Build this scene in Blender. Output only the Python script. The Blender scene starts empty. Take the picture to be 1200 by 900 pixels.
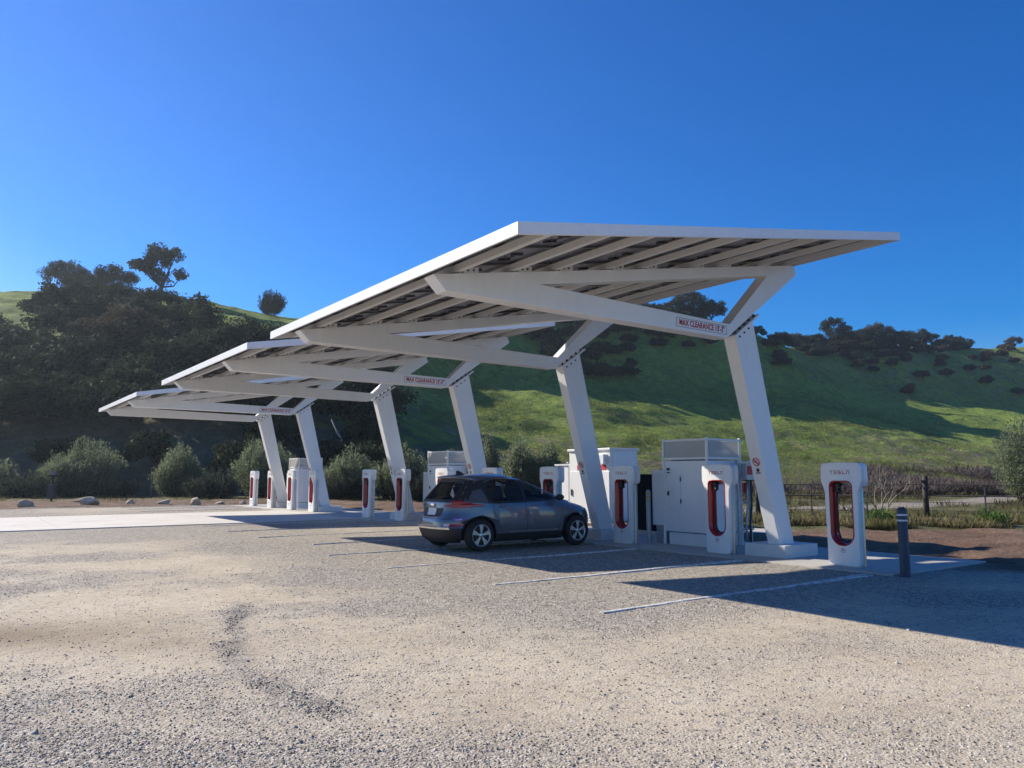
import bpy, bmesh, math, random
import numpy as np
from mathutils import Vector, Matrix
from mathutils.bvhtree import BVHTree
random.seed(7); rng = np.random.default_rng(11)
C = bpy.context.scene.collection
sc = bpy.context.scene
TH = math.radians(36)
EYE = 1.6
PI = math.pi

def cw(X, Y, z=0.0):
    """from 'looking direction' axes (X right, Y ahead of the photographer) to site axes"""
    return (X*math.cos(TH)+Y*math.sin(TH), -X*math.sin(TH)+Y*math.cos(TH), z)
def wc(x, y):
    return (x*math.cos(TH)-y*math.sin(TH), x*math.sin(TH)+y*math.cos(TH))

# ------------------------------------------------------------------ materials
def newmat(name):
    m = bpy.data.materials.new(name); m.use_nodes = True
    nt = m.node_tree; b = nt.nodes['Principled BSDF']
    return m, nt, b
def node(nt, t, **kw):
    n = nt.nodes.new(t)
    for k, v in kw.items():
        if k.startswith('i_'):
            n.inputs[k[2:].replace('_', ' ')].default_value = v
        else: setattr(n, k, v)
    return n
def ramp(nt, stops, interp='LINEAR'):
    r = nt.nodes.new('ShaderNodeValToRGB'); r.color_ramp.interpolation = interp
    e = r.color_ramp.elements
    while len(e) < len(stops): e.new(0.5)
    for q, (p, c) in zip(e, stops):
        q.position = p; q.color = (*c, 1) if len(c) == 3 else c
    return r
def mixc(nt, fac, a, b, mode='MIX'):
    n = nt.nodes.new('ShaderNodeMix'); n.data_type = 'RGBA'; n.blend_type = mode
    for s, v in ((0, fac), (6, a), (7, b)):
        if hasattr(v, 'links') or hasattr(v, 'is_linked'): nt.links.new(v, n.inputs[s])
        elif isinstance(v, (int, float)): n.inputs[s].default_value = v
        else: n.inputs[s].default_value = (*v, 1)
    return n.outputs[2]
def math_(nt, op, a, b=0.0, clamp=False):
    n = nt.nodes.new('ShaderNodeMath'); n.operation = op; n.use_clamp = clamp
    for s, v in ((0, a), (1, b)):
        if hasattr(v, 'is_linked'): nt.links.new(v, n.inputs[s])
        else: n.inputs[s].default_value = v
    return n.outputs[0]
def noise(nt, scale, detail=4, rough=.55, coord=None, dist=0.0):
    n = node(nt, 'ShaderNodeTexNoise'); n.inputs['Scale'].default_value = scale
    n.inputs['Detail'].default_value = detail; n.inputs['Roughness'].default_value = rough
    n.inputs['Distortion'].default_value = dist
    if coord is not None: nt.links.new(coord, n.inputs['Vector'])
    return n.outputs[0]
def simple(name, col, rough=.5, metal=0.0, var=.06, scale=6, coat=0.0, bump=0.0, bscale=60, spec=None):
    m, nt, b = newmat(name)
    tc = node(nt, 'ShaderNodeTexCoord').outputs['Object']
    n = noise(nt, scale, 5, .6, tc)
    r = ramp(nt, [(.3, tuple(c*(1-var) for c in col)), (.7, tuple(min(1, c*(1+var)) for c in col))])
    nt.links.new(n, r.inputs[0]); nt.links.new(r.outputs[0], b.inputs['Base Color'])
    b.inputs['Roughness'].default_value = rough; b.inputs['Metallic'].default_value = metal
    b.inputs['Coat Weight'].default_value = coat
    if spec is not None: b.inputs['Specular IOR Level'].default_value = spec
    if bump:
        bp = node(nt, 'ShaderNodeBump'); bp.inputs['Strength'].default_value = bump; bp.inputs['Distance'].default_value = .01
        nt.links.new(noise(nt, bscale, 4, .6, tc), bp.inputs['Height']); nt.links.new(bp.outputs[0], b.inputs['Normal'])
    return m
M = {}
def white_paint(name, col, rough):
    m, nt, b = newmat(name)
    tc = node(nt, 'ShaderNodeTexCoord').outputs['Object']
    mp = node(nt, 'ShaderNodeMapping'); mp.inputs['Scale'].default_value = (1, 1, .25); nt.links.new(tc, mp.inputs[0])
    n1 = noise(nt, 2.5, 6, .65, mp.outputs[0]); n2 = noise(nt, 14, 4, .6, mp.outputs[0])
    a = math_(nt, 'ADD', math_(nt, 'MULTIPLY', n1, .6), math_(nt, 'MULTIPLY', n2, .4))
    r = ramp(nt, [(.33, tuple(c*.94 for c in col)), (.5, col), (.75, tuple(min(.86, c*1.03) for c in col))])
    nt.links.new(a, r.inputs[0]); nt.links.new(r.outputs[0], b.inputs['Base Color'])
    b.inputs['Roughness'].default_value = rough
    return m
M['steel_white'] = white_paint('painted_white_steel', (.81, .81, .81), .38)
M['shell_white'] = white_paint('white_moulded_shell', (.80, .80, .80), .28)
M['cab_white'] = white_paint('white_cabinet_paint', (.80, .81, .81), .42)
M['pad_white'] = simple('white_painted_concrete', (.66, .66, .65), .7, var=.07, scale=4, bump=.3)
M['red'] = simple('red_plastic', (.42, .012, .022), .25, var=.08, coat=.4)
M['red_print'] = simple('red_print', (.45, .02, .03), .5, var=.04)
M['red_sign'] = simple('red_sign_paint', (.55, .03, .03), .5, var=.06)
M['black'] = simple('black_plastic', (.018, .018, .02), .45, var=.15)
M['rubber'] = simple('tyre_rubber', (.02, .02, .021), .8, var=.25, scale=20)
M['darkgrey'] = simple('dark_grey_paint', (.035, .04, .045), .5, var=.12)
M['steel'] = simple('brushed_steel', (.50, .47, .42), .38, metal=.9, var=.08, scale=15)
M['galv'] = simple('galvanised_steel', (.42, .44, .46), .45, metal=.6, var=.12, scale=12)
M['chrome'] = simple('chrome', (.8, .8, .82), .12, metal=1.0, var=.02)
M['alloy'] = simple('alloy_rim', (.62, .63, .65), .28, metal=.85, var=.04)
M['bollard'] = simple('slate_blue_bollard', (.035, .055, .085), .5, var=.12, scale=5)
M['white_tape'] = simple('white_reflective_tape', (.7, .72, .74), .4)
M['sign_blue'] = simple('blue_sign_paint', (.02, .10, .45), .4)
M['purlin'] = white_paint('galvanised_purlin', (.72, .71, .69), .45)
M['car_trim'] = simple('car_black_trim', (.02, .02, .022), .55, var=.1)
M['wood'] = simple('weathered_post_wood', (.055, .045, .035), .9, var=.35, scale=9, bump=.6, bscale=30)
M['bark'] = simple('oak_bark', (.05, .042, .035), .95, var=.35, scale=4)
M['pale_bark'] = simple('pale_sapling_bark', (.27, .24, .20), .9, var=.2, scale=8)
M['wire'] = simple('rusty_wire', (.17, .13, .10), .7, metal=.1, var=.3, scale=3)
M['rock'] = simple('sandstone_rock', (.42, .37, .29), .95, var=.25, scale=3, bump=.8, bscale=9)
M['sticker_w'] = simple('white_sticker', (.6, .6, .7), .4)
M['sticker_p'] = simple('purple_sticker', (.18, .10, .42), .4)
M['lens_red'] = simple('red_lamp_lens', (.33, .008, .014), .12, var=.1, coat=.8)
M['lens_white'] = simple('clear_lamp_lens', (.6, .6, .6), .12, coat=.8)
M['plate'] = simple('licence_plate', (.62, .64, .66), .35)
M['line'] = None
def carpaint():
    m, nt, b = newmat('grey_car_paint')
    tc = node(nt, 'ShaderNodeTexCoord').outputs['Object']
    b.inputs['Base Color'].default_value = (.13, .145, .175, 1)
    n = noise(nt, 900, 2, .5, tc); r = ramp(nt, [(.3, (.115, .13, .16)), (.7, (.16, .175, .205))])
    nt.links.new(n, r.inputs[0]); nt.links.new(r.outputs[0], b.inputs['Base Color'])
    b.inputs['Metallic'].default_value = .55; b.inputs['Roughness'].default_value = .33
    b.inputs['Coat Weight'].default_value = 1.0; b.inputs['Coat Roughness'].default_value = .04
    return m
M['carpaint'] = carpaint()
def glassdark():
    m, nt, b = newmat('tinted_car_glass')
    b.inputs['Base Color'].default_value = (.012, .017, .02, 1); b.inputs['Roughness'].default_value = .04
    b.inputs['Specular IOR Level'].default_value = .35
    return m
M['glass'] = glassdark()
def glassclear():
    m, nt, b = newmat('tinted_see_through_glass')
    b.inputs['Base Color'].default_value = (.01, .014, .018, 1); b.inputs['Roughness'].default_value = .03; b.inputs['Alpha'].default_value = .38
    return m
M['glass'] = glassclear()
M['seat'] = simple('dark_seat_fabric', (.06, .062, .065), .8, var=.2)
def mesh_screen():
    m, nt, b = newmat('perforated_screen')
    b.inputs['Base Color'].default_value = (.50, .49, .47, 1); b.inputs['Roughness'].default_value = .5; b.inputs['Metallic'].default_value = .3
    b.inputs['Alpha'].default_value = .62
    return m
M['screen'] = mesh_screen()
def panel_mat():
    m, nt, b = newmat('solar_cell_back')
    tc = node(nt, 'ShaderNodeTexCoord').outputs['Object']
    br = node(nt, 'ShaderNodeTexBrick'); br.offset = 0.0
    br.inputs['Scale'].default_value = 1.0; br.inputs['Brick Width'].default_value = .165; br.inputs['Row Height'].default_value = .165
    br.inputs['Mortar Size'].default_value = .006
    br.inputs['Color1'].default_value = (.10, .11, .16, 1); br.inputs['Color2'].default_value = (.12, .13, .18, 1); br.inputs['Mortar'].default_value = (.28, .28, .30, 1)
    nt.links.new(tc, br.inputs['Vector']); nt.links.new(br.outputs['Color'], b.inputs['Base Color'])
    b.inputs['Roughness'].default_value = .22
    return m
M['panel'] = panel_mat()
M['panel_frame'] = simple('black_anodised_frame', (.10, .10, .105), .4, metal=.5)
def concrete(name, col):
    m, nt, b = newmat(name)
    tc = node(nt, 'ShaderNodeTexCoord').outputs['Object']
    n1 = noise(nt, .7, 6, .6, tc); n2 = noise(nt, 9, 5, .65, tc); n3 = noise(nt, 120, 3, .6, tc)
    a = math_(nt, 'ADD', math_(nt, 'MULTIPLY', n1, .45), math_(nt, 'ADD', math_(nt, 'MULTIPLY', n2, .3), math_(nt, 'MULTIPLY', n3, .25)))
    r = ramp(nt, [(.34, tuple(c*.72 for c in col)), (.5, col), (.68, tuple(c*1.12 for c in col))])
    nt.links.new(a, r.inputs[0]); nt.links.new(r.outputs[0], b.inputs['Base Color']); b.inputs['Roughness'].default_value = .85
    bp = node(nt, 'ShaderNodeBump'); bp.inputs['Strength'].default_value = .25; bp.inputs['Distance'].default_value = .01
    nt.links.new(n3, bp.inputs['Height']); nt.links.new(bp.outputs[0], b.inputs['Normal'])
    return m
M['concrete'] = concrete('concrete_slab', (.46, .44, .40))
M['concrete_drive'] = concrete('concrete_drive', (.60, .57, .52))
def line_mat():
    m, nt, b = newmat('worn_white_line')
    tc = node(nt, 'ShaderNodeTexCoord').outputs['Object']
    r = ramp(nt, [(.38, (.30, .28, .25)), (.46, (.50, .48, .45)), (.56, (.70, .69, .68))])
    nt.links.new(noise(nt, 11, 6, .7, tc), r.inputs[0]); nt.links.new(r.outputs[0], b.inputs['Base Color']); b.inputs['Roughness'].default_value = .8
    return m
M['line'] = line_mat()

def leaf_mat(name, c1, c2, trans=.35, tint=True, warm=None):
    m, nt, b = newmat(name)
    at = node(nt, 'ShaderNodeAttribute'); at.attribute_name = 'tint'
    tc = node(nt, 'ShaderNodeTexCoord').outputs['Object']
    n = noise(nt, .35, 3, .6, tc)
    f = math_(nt, 'ADD', math_(nt, 'MULTIPLY', at.outputs['Fac'], .6), math_(nt, 'MULTIPLY', math_(nt, 'SUBTRACT', n, .3), .9), True)
    r = ramp(nt, [(.1, c1), (.9, c2)]); nt.links.new(f, r.inputs[0])
    b.inputs['Roughness'].default_value = .8; b.inputs['Specular IOR Level'].default_value = .12
    nt.links.new(r.outputs[0], b.inputs['Base Color'])
    tr = node(nt, 'ShaderNodeBsdfTranslucent'); nt.links.new(r.outputs[0], tr.inputs[0])
    ms = node(nt, 'ShaderNodeMixShader'); ms.inputs[0].default_value = trans
    nt.links.new(b.outputs[0], ms.inputs[1]); nt.links.new(tr.outputs[0], ms.inputs[2])
    nt.links.new(ms.outputs[0], nt.nodes['Material Output'].inputs[0])
    return m
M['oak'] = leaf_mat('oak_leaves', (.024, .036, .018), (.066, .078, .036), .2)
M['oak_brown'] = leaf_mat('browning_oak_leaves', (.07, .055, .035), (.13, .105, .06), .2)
M['olive'] = leaf_mat('olive_leaves', (.09, .115, .065), (.27, .31, .19), .45)
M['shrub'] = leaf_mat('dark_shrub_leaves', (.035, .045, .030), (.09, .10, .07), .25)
M['weed'] = leaf_mat('weeds_and_dry_grass', (.13, .15, .05), (.34, .28, .15), .4)
M['brush'] = leaf_mat('dry_reddish_brush', (.10, .078, .066), (.20, .165, .14), .3)
M['tuft'] = leaf_mat('rough_tuft_grass', (.11, .15, .035), (.28, .31, .09), .4)
M['greenweed'] = leaf_mat('green_leafy_weeds', (.05, .10, .02), (.12, .20, .05), .35)

# ------------------------------------------------------------------ tagging
def tag(o, label=None, cat=None, group=None, kind=None):
    if label: o['label'] = label
    if cat: o['category'] = cat
    if group: o['group'] = group
    if kind: o['kind'] = kind
    return o
def thing(name, label, cat, loc=(0, 0, 0), rotz=0, group=None):
    o = bpy.data.objects.new(name, None); C.objects.link(o)
    o.location = loc; o.rotation_euler = (0, 0, rotz); o.empty_display_size = .2
    return tag(o, label, cat, group)

# ------------------------------------------------------------------ mesh builder
class MB:
    def __init__(s): s.v = []; s.f = []; s.mi = []; s.sm = []
    def add(s, vs, fs, mi=0, smooth=False):
        o = len(s.v); s.v += [tuple(p) for p in vs]
        for f in fs: s.f.append(tuple(i+o for i in f)); s.mi.append(mi); s.sm.append(smooth)
    def box(s, x0, x1, y0, y1, z0, z1, mi=0, bev=0.0):
        if bev <= 0:
            vs = [(x, y, z) for z in (z0, z1) for y in (y0, y1) for x in (x0, x1)]
            s.add(vs, [(0, 2, 3, 1), (4, 5, 7, 6), (0, 1, 5, 4), (2, 6, 7, 3), (0, 4, 6, 2), (1, 3, 7, 5)], mi); return
        bm = bmesh.new(); bmesh.ops.create_cube(bm, size=1)
        bmesh.ops.scale(bm, vec=(x1-x0, y1-y0, z1-z0), verts=bm.verts)
        bmesh.ops.translate(bm, vec=((x0+x1)/2, (y0+y1)/2, (z0+z1)/2), verts=bm.verts)
        bmesh.ops.bevel(bm, geom=bm.edges[:], offset=bev, segments=2, affect='EDGES', profile=.6)
        s.bm(bm, mi)
    def bm(s, bm, mi=0, smooth=False):
        bm.verts.ensure_lookup_table(); bm.verts.index_update()
        s.add([v.co[:] for v in bm.verts], [[v.index for v in f.verts] for f in bm.faces], mi, smooth); bm.free()
    def bar(s, a, b, w, h, mi=0, up=(0, 0, 1)):
        a = Vector(a); b = Vector(b); d = (b-a).normalized(); u = Vector(up)
        r = d.cross(u)
        if r.length < 1e-4: r = Vector((1, 0, 0))
        r.normalize(); u = r.cross(d); r *= w/2; u *= h/2
        vs = [p+q for p in (a, b) for q in (-r-u, r-u, r+u, -r+u)]
        s.add(vs, [(0, 1, 2, 3), (7, 6, 5, 4), (0, 4, 5, 1), (1, 5, 6, 2), (2, 6, 7, 3), (3, 7, 4, 0)], mi)
    def tube(s, pts, rad, n=8, mi=0, cap=True):
        pts = [Vector(p) for p in pts]
        if not hasattr(rad, '__len__'): rad = [rad]*len(pts)
        rings = []; prev = None
        for i, p in enumerate(pts):
            d = (pts[min(i+1, len(pts)-1)]-pts[max(i-1, 0)]).normalized()
            r = d.orthogonal().normalized() if prev is None else (prev-d*prev.dot(d)).normalized()
            prev = r; q = d.cross(r)
            rings.append([p+(r*math.cos(2*PI*k/n)+q*math.sin(2*PI*k/n))*rad[i] for k in range(n)])
        vs = [p for r in rings for p in r]; fs = []
        for i in range(len(pts)-1):
            for k in range(n):
                fs.append((i*n+k, i*n+(k+1) % n, (i+1)*n+(k+1) % n, (i+1)*n+k))
        s.add(vs, fs, mi, True)
        if cap:
            s.add(rings[0], [tuple(range(n))[::-1]], mi); s.add(rings[-1], [tuple(range(n))], mi)
    def lathe(s, prof, n=24, mi=0, axis='z', centre=(0, 0, 0), smooth=True):
        vs = []; fs = []
        for r, h in prof:
            for k in range(n):
                a = 2*PI*k/n; p = (r*math.cos(a), r*math.sin(a), h)
                if axis == 'y': p = (p[0], p[2], p[1])
                if axis == 'x': p = (p[2], p[0], p[1])
                vs.append((p[0]+centre[0], p[1]+centre[1], p[2]+centre[2]))
        for i in range(len(prof)-1):
            for k in range(n): fs.append((i*n+k, i*n+(k+1) % n, (i+1)*n+(k+1) % n, (i+1)*n+k))
        s.add(vs, fs, mi, smooth)
    def prism(s, polys, y0, y1, mi=0):
        """polygons in xz sharing edges, extruded along y; no inner walls"""
        key = lambda p: (round(p[0], 4), round(p[1], 4)); cnt = {}
        for P in polys:
            for i in range(len(P)):
                e = frozenset((key(P[i]), key(P[(i+1) % len(P)]))); cnt[e] = cnt.get(e, 0)+1
        for P in polys:
            n = len(P)
            s.add([(p[0], y0, p[1]) for p in P], [tuple(range(n))], mi)
            s.add([(p[0], y1, p[1]) for p in P], [tuple(range(n))[::-1]], mi)
            for i in range(n):
                a, b = P[i], P[(i+1) % n]
                if cnt[frozenset((key(a), key(b)))] == 1:
                    s.add([(a[0], y0, a[1]), (b[0], y0, b[1]), (b[0], y1, b[1]), (a[0], y1, a[1])], [(0, 3, 2, 1)], mi)
    def mesh(s, name, mats):
        me = bpy.data.meshes.new(name); me.from_pydata(s.v, [], s.f)
        if not isinstance(mats, (list, tuple)): mats = [mats]
        for m in mats: me.materials.append(m)
        me.polygons.foreach_set('material_index', s.mi); me.polygons.foreach_set('use_smooth', s.sm)
        bm = bmesh.new(); bm.from_mesh(me); bmesh.ops.remove_doubles(bm, verts=bm.verts, dist=1e-5)
        bmesh.ops.recalc_face_normals(bm, faces=bm.faces); bm.to_mesh(me); bm.free()
        me.update(); return me
    def build(s, name, mats, parent=None, loc=None):
        o = bpy.data.objects.new(name, s.mesh(name, mats)); C.objects.link(o)
        if parent: o.parent = parent
        if loc: o.location = loc
        return o
def kids(o): return [c for c in o.children]
def dup(root, loc, label=None, rotz=None, scale=None):
    def cp(o, par):
        c = o.copy(); C.objects.link(c); c.parent = par
        for ch in kids(o): cp(ch, c)
        return c
    r = cp(root, None); r.location = loc
    if rotz is not None: r.rotation_euler = (0, 0, rotz)
    if scale is not None: r.scale = scale
    if label: r['label'] = label
    return r
def obj_from(name, me, parent=None, loc=None):
    o = bpy.data.objects.new(name, me); C.objects.link(o)
    if parent: o.parent = parent
    if loc: o.location = loc
    return o
def fast_mesh(name, verts, quads, mat, tint=None, smooth=False):
    verts = np.asarray(verts, np.float32); quads = np.asarray(quads, np.int32); k = quads.shape[1]; n = len(quads)
    me = bpy.data.meshes.new(name); me.vertices.add(len(verts)); me.vertices.foreach_set('co', verts.ravel())
    me.loops.add(n*k); me.loops.foreach_set('vertex_index', quads.ravel())
    me.polygons.add(n); me.polygons.foreach_set('loop_start', np.arange(0, n*k, k, dtype=np.int32))
    me.polygons.foreach_set('loop_total', np.full(n, k, np.int32))
    me.materials.append(mat)
    if smooth: me.polygons.foreach_set('use_smooth', np.ones(n, bool))
    me.update(calc_edges=True)
    if tint is not None:
        a = me.attributes.new('tint', 'FLOAT', 'POINT'); a.data.foreach_set('value', np.asarray(tint, np.float32))
    me.validate(); return me
def text_mesh(body, size, ext=0.0):
    cu = bpy.data.curves.new('lettering', 'FONT'); cu.body = body; cu.size = size; cu.extrude = ext; cu.offset = size*.035; cu.align_x = 'CENTER'; cu.align_y = 'CENTER'
    o = bpy.data.objects.new('lettering', cu); C.objects.link(o)
    bpy.context.view_layer.update()
    dg = bpy.context.evaluated_depsgraph_get()
    me = bpy.data.meshes.new_from_object(o.evaluated_get(dg)); bpy.data.objects.remove(o); return me

# ------------------------------------------------------------------ noise helpers
def vnoise(x, y, seed=0):
    xi = np.floor(x).astype(np.int64); yi = np.floor(y).astype(np.int64); xf = x-xi; yf = y-yi
    def h(a, b):
        n = (a*374761393+b*668265263+seed*1442695041) & 0xffffffff
        n = ((n ^ (n >> 13))*1274126177) & 0xffffffff
        return ((n ^ (n >> 16)) & 0xffff)/65535.
    u = xf*xf*(3-2*xf); v = yf*yf*(3-2*yf)
    return (h(xi, yi)*(1-u)+h(xi+1, yi)*u)*(1-v)+(h(xi, yi+1)*(1-u)+h(xi+1, yi+1)*u)*v
def fbm(x, y, s, o=4, seed=0):
    t = 0; a = .5; w = 0
    for k in range(o):
        t = t+a*vnoise(x*s+17.3*k, y*s-9.1*k, seed+k); w += a; a *= .5; s *= 2.03
    return t/w
def sstep(a, b, x):
    t = np.clip((x-a)/(b-a), 0, 1); return t*t*(3-2*t)
def seg_dist(x, y, pts):
    d = np.full(np.shape(x), 1e9)
    for (ax, ay), (bx, by) in zip(pts[:-1], pts[1:]):
        vx, vy = bx-ax, by-ay; t = np.clip(((x-ax)*vx+(y-ay)*vy)/(vx*vx+vy*vy), 0, 1)
        d = np.minimum(d, np.hypot(x-ax-t*vx, y-ay-t*vy))
    return d

# ------------------------------------------------------------------ terrain
PROF = {  # bearing (X/Y) : (distance, height) pairs
 -2.0: [(50, -.5), (80, 12), (110, 26), (125, 32), (150, 37), (200, 40), (400, 30), (900, 20)],
 -.67: [(58, -.5), (80, 10), (104, 23.5), (112, 26.5), (134, 35.0), (160, 38), (240, 40), (900, 40)],
 -.444: [(60, -.5), (82, 11), (106, 25.0), (112, 27.3), (134, 33.0), (160, 36), (240, 38), (900, 40)],
 -.244: [(62, -.5), (84, 10), (108, 22.5), (116, 25), (140, 30.6), (165, 33), (260, 36), (900, 40)],
 -.16: [(66, -.5), (90, 6), (114, 15), (126, 25.5), (142, 31.5), (165, 35.5), (270, 38), (900, 40)],
 -.09: [(68, -.5), (100, 8), (126, 15.5), (137, 18.5), (148, 29.5), (163, 38), (184, 41.5), (280, 42), (900, 40)],
 .11: [(72, -.5), (112, 9.5), (148, 19.5), (161, 22.5), (172, 34), (186, 43), (202, 45), (300, 46), (900, 40)],
 .30: [(80, -.5), (125, 8), (165, 18.5), (182, 22.5), (196, 36), (209, 44.5), (226, 46.5), (320, 46), (900, 40)],
 .50: [(86, -.5), (150, 9), (212, 21), (232, 25), (248, 39), (265, 48.5), (286, 50.5), (360, 52), (900, 50)],
 .67: [(92, -.5), (165, 8.5), (240, 20.5), (260, 25), (277, 39), (299, 51), (330, 57), (420, 60), (900, 60)],
 2.0: [(100, -.5), (180, 9), (280, 22), (310, 34), (340, 48), (370, 57), (500, 60), (900, 60)]}
RY = np.concatenate([np.arange(45, 150, .8), np.arange(150, 350, 1.3), np.linspace(352, 900, 60)])
RA = np.concatenate([np.arange(-2, -.85, .04), np.arange(-.85, .85, .0055), np.arange(.85, 2.01, .04)])
_keys = sorted(PROF)
_tab = np.array([np.interp(RY, [p[0] for p in PROF[k]], [p[1] for p in PROF[k]], left=-.5) for k in _keys])
_tab[:, RY < 60] = np.minimum(_tab[:, RY < 60], -.3)
HZ = np.array([np.interp(RA, _keys, _tab[:, j]) for j in range(len(RY))]).T       # [a, y]
def smooth(Z, k, axis):
    p = [(0, 0), (0, 0)]; p[axis] = (k, k); q = np.pad(Z, p, mode='edge'); c = np.cumsum(q, axis=axis)
    c = np.concatenate([np.zeros_like(c.take([0], axis=axis)), c], axis=axis); n = 2*k+1
    return (c.take(range(n, c.shape[axis]), axis=axis)-c.take(range(0, c.shape[axis]-n), axis=axis))/n
HZ = smooth(smooth(HZ, 3, 1), 2, 1); HZ = smooth(smooth(HZ, 7, 0), 7, 0)
AA, YY = np.meshgrid(RA, RY, indexing='ij'); XX = AA*YY
_up = sstep(0, 6, HZ)
HZ = HZ+_up*((fbm(XX, YY, .03, 3, 5)-.5)*5.0+(fbm(XX, YY, .16, 4, 9)-.5)*1.1)
HZ = HZ+_up*((fbm(XX, YY, .33, 4, 19)-.5)*.75+(fbm(XX, YY, .9, 3, 29)-.5)*.35)
def hill(X, Y):
    a = X/max(Y, 1e-3); i = np.clip(np.searchsorted(RA, a)-1, 0, len(RA)-2); j = np.clip(np.searchsorted(RY, Y)-1, 0, len(RY)-2)
    u = np.clip((a-RA[i])/(RA[i+1]-RA[i]), 0, 1); v = np.clip((Y-RY[j])/(RY[j+1]-RY[j]), 0, 1)
    z = (HZ[i, j]*(1-u)+HZ[i+1, j]*u)*(1-v)+(HZ[i, j+1]*(1-u)+HZ[i+1, j+1]*u)*v
    return max(0.0, float(z))
def grid_quads(na, nb):
    i, j = np.meshgrid(np.arange(na-1), np.arange(nb-1), indexing='ij'); i = i.ravel(); j = j.ravel()
    return np.stack([i*nb+j, (i+1)*nb+j, (i+1)*nb+j+1, i*nb+j+1], 1)
def hill_mat():
    m, nt, b = newmat('hillside_grass')
    geo = node(nt, 'ShaderNodeNewGeometry').outputs['Position']
    at = node(nt, 'ShaderNodeAttribute'); at.attribute_name = 'dry'
    n1 = noise(nt, .05, 5, .6, geo); n2 = noise(nt, .55, 6, .68, geo, .6); n3 = noise(nt, 2.6, 6, .8, geo)
    f = math_(nt, 'ADD', math_(nt, 'MULTIPLY', n1, .25), math_(nt, 'ADD', math_(nt, 'MULTIPLY', n2, .4), math_(nt, 'MULTIPLY', n3, .35)))
    g = ramp(nt, [(.34, (.06, .085, .02)), (.44, (.14, .20, .036)), (.53, (.24, .33, .055)), (.64, (.38, .38, .13))]); nt.links.new(f, g.inputs[0])
    d = ramp(nt, [(.36, (.10, .085, .05)), (.5, (.20, .17, .10)), (.65, (.32, .275, .18))]); nt.links.new(f, d.inputs[0])
    n4 = noise(nt, .22, 5, .7, geo, 1.0)
    df = math_(nt, 'MULTIPLY', math_(nt, 'SUBTRACT', math_(nt, 'ADD', n4, at.outputs['Fac']), .60), 4.0, True)
    nt.links.new(mixc(nt, df, g.outputs[0], d.outputs[0]), b.inputs['Base Color']); b.inputs['Roughness'].default_value = .95
    b.inputs['Specular IOR Level'].default_value = .15
    bp = node(nt, 'ShaderNodeBump'); bp.inputs['Strength'].default_value = 1.0; bp.inputs['Distance'].default_value = .9
    h = math_(nt, 'ADD', math_(nt, 'MULTIPLY', n2, 1.0), math_(nt, 'MULTIPLY', n3, .35))
    nt.links.new(h, bp.inputs['Height']); nt.links.new(bp.outputs[0], b.inputs['Normal'])
    return m
sx = XX*math.cos(TH)+YY*math.sin(TH); sy = -XX*math.sin(TH)+YY*math.cos(TH)
me = fast_mesh('hillside', np.stack([sx.ravel(), sy.ravel(), HZ.ravel()], 1), grid_quads(len(RA), len(RY)), hill_mat(), smooth=True)
dry = .03+.05*sstep(16, 8, HZ)+.20*sstep(112, 84, YY)+.22*sstep(.25, .6, AA)*sstep(190, 110, YY)+.10*sstep(-.2, -.5, AA)*sstep(125, 100, YY)+.12*sstep(18, 30, HZ)*sstep(.1, .5, AA)
a_ = me.attributes.new('dry', 'FLOAT', 'POINT'); a_.data.foreach_set('value', dry.ravel().astype(np.float32))
tag(obj_from('hillside', me), kind='structure')

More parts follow.
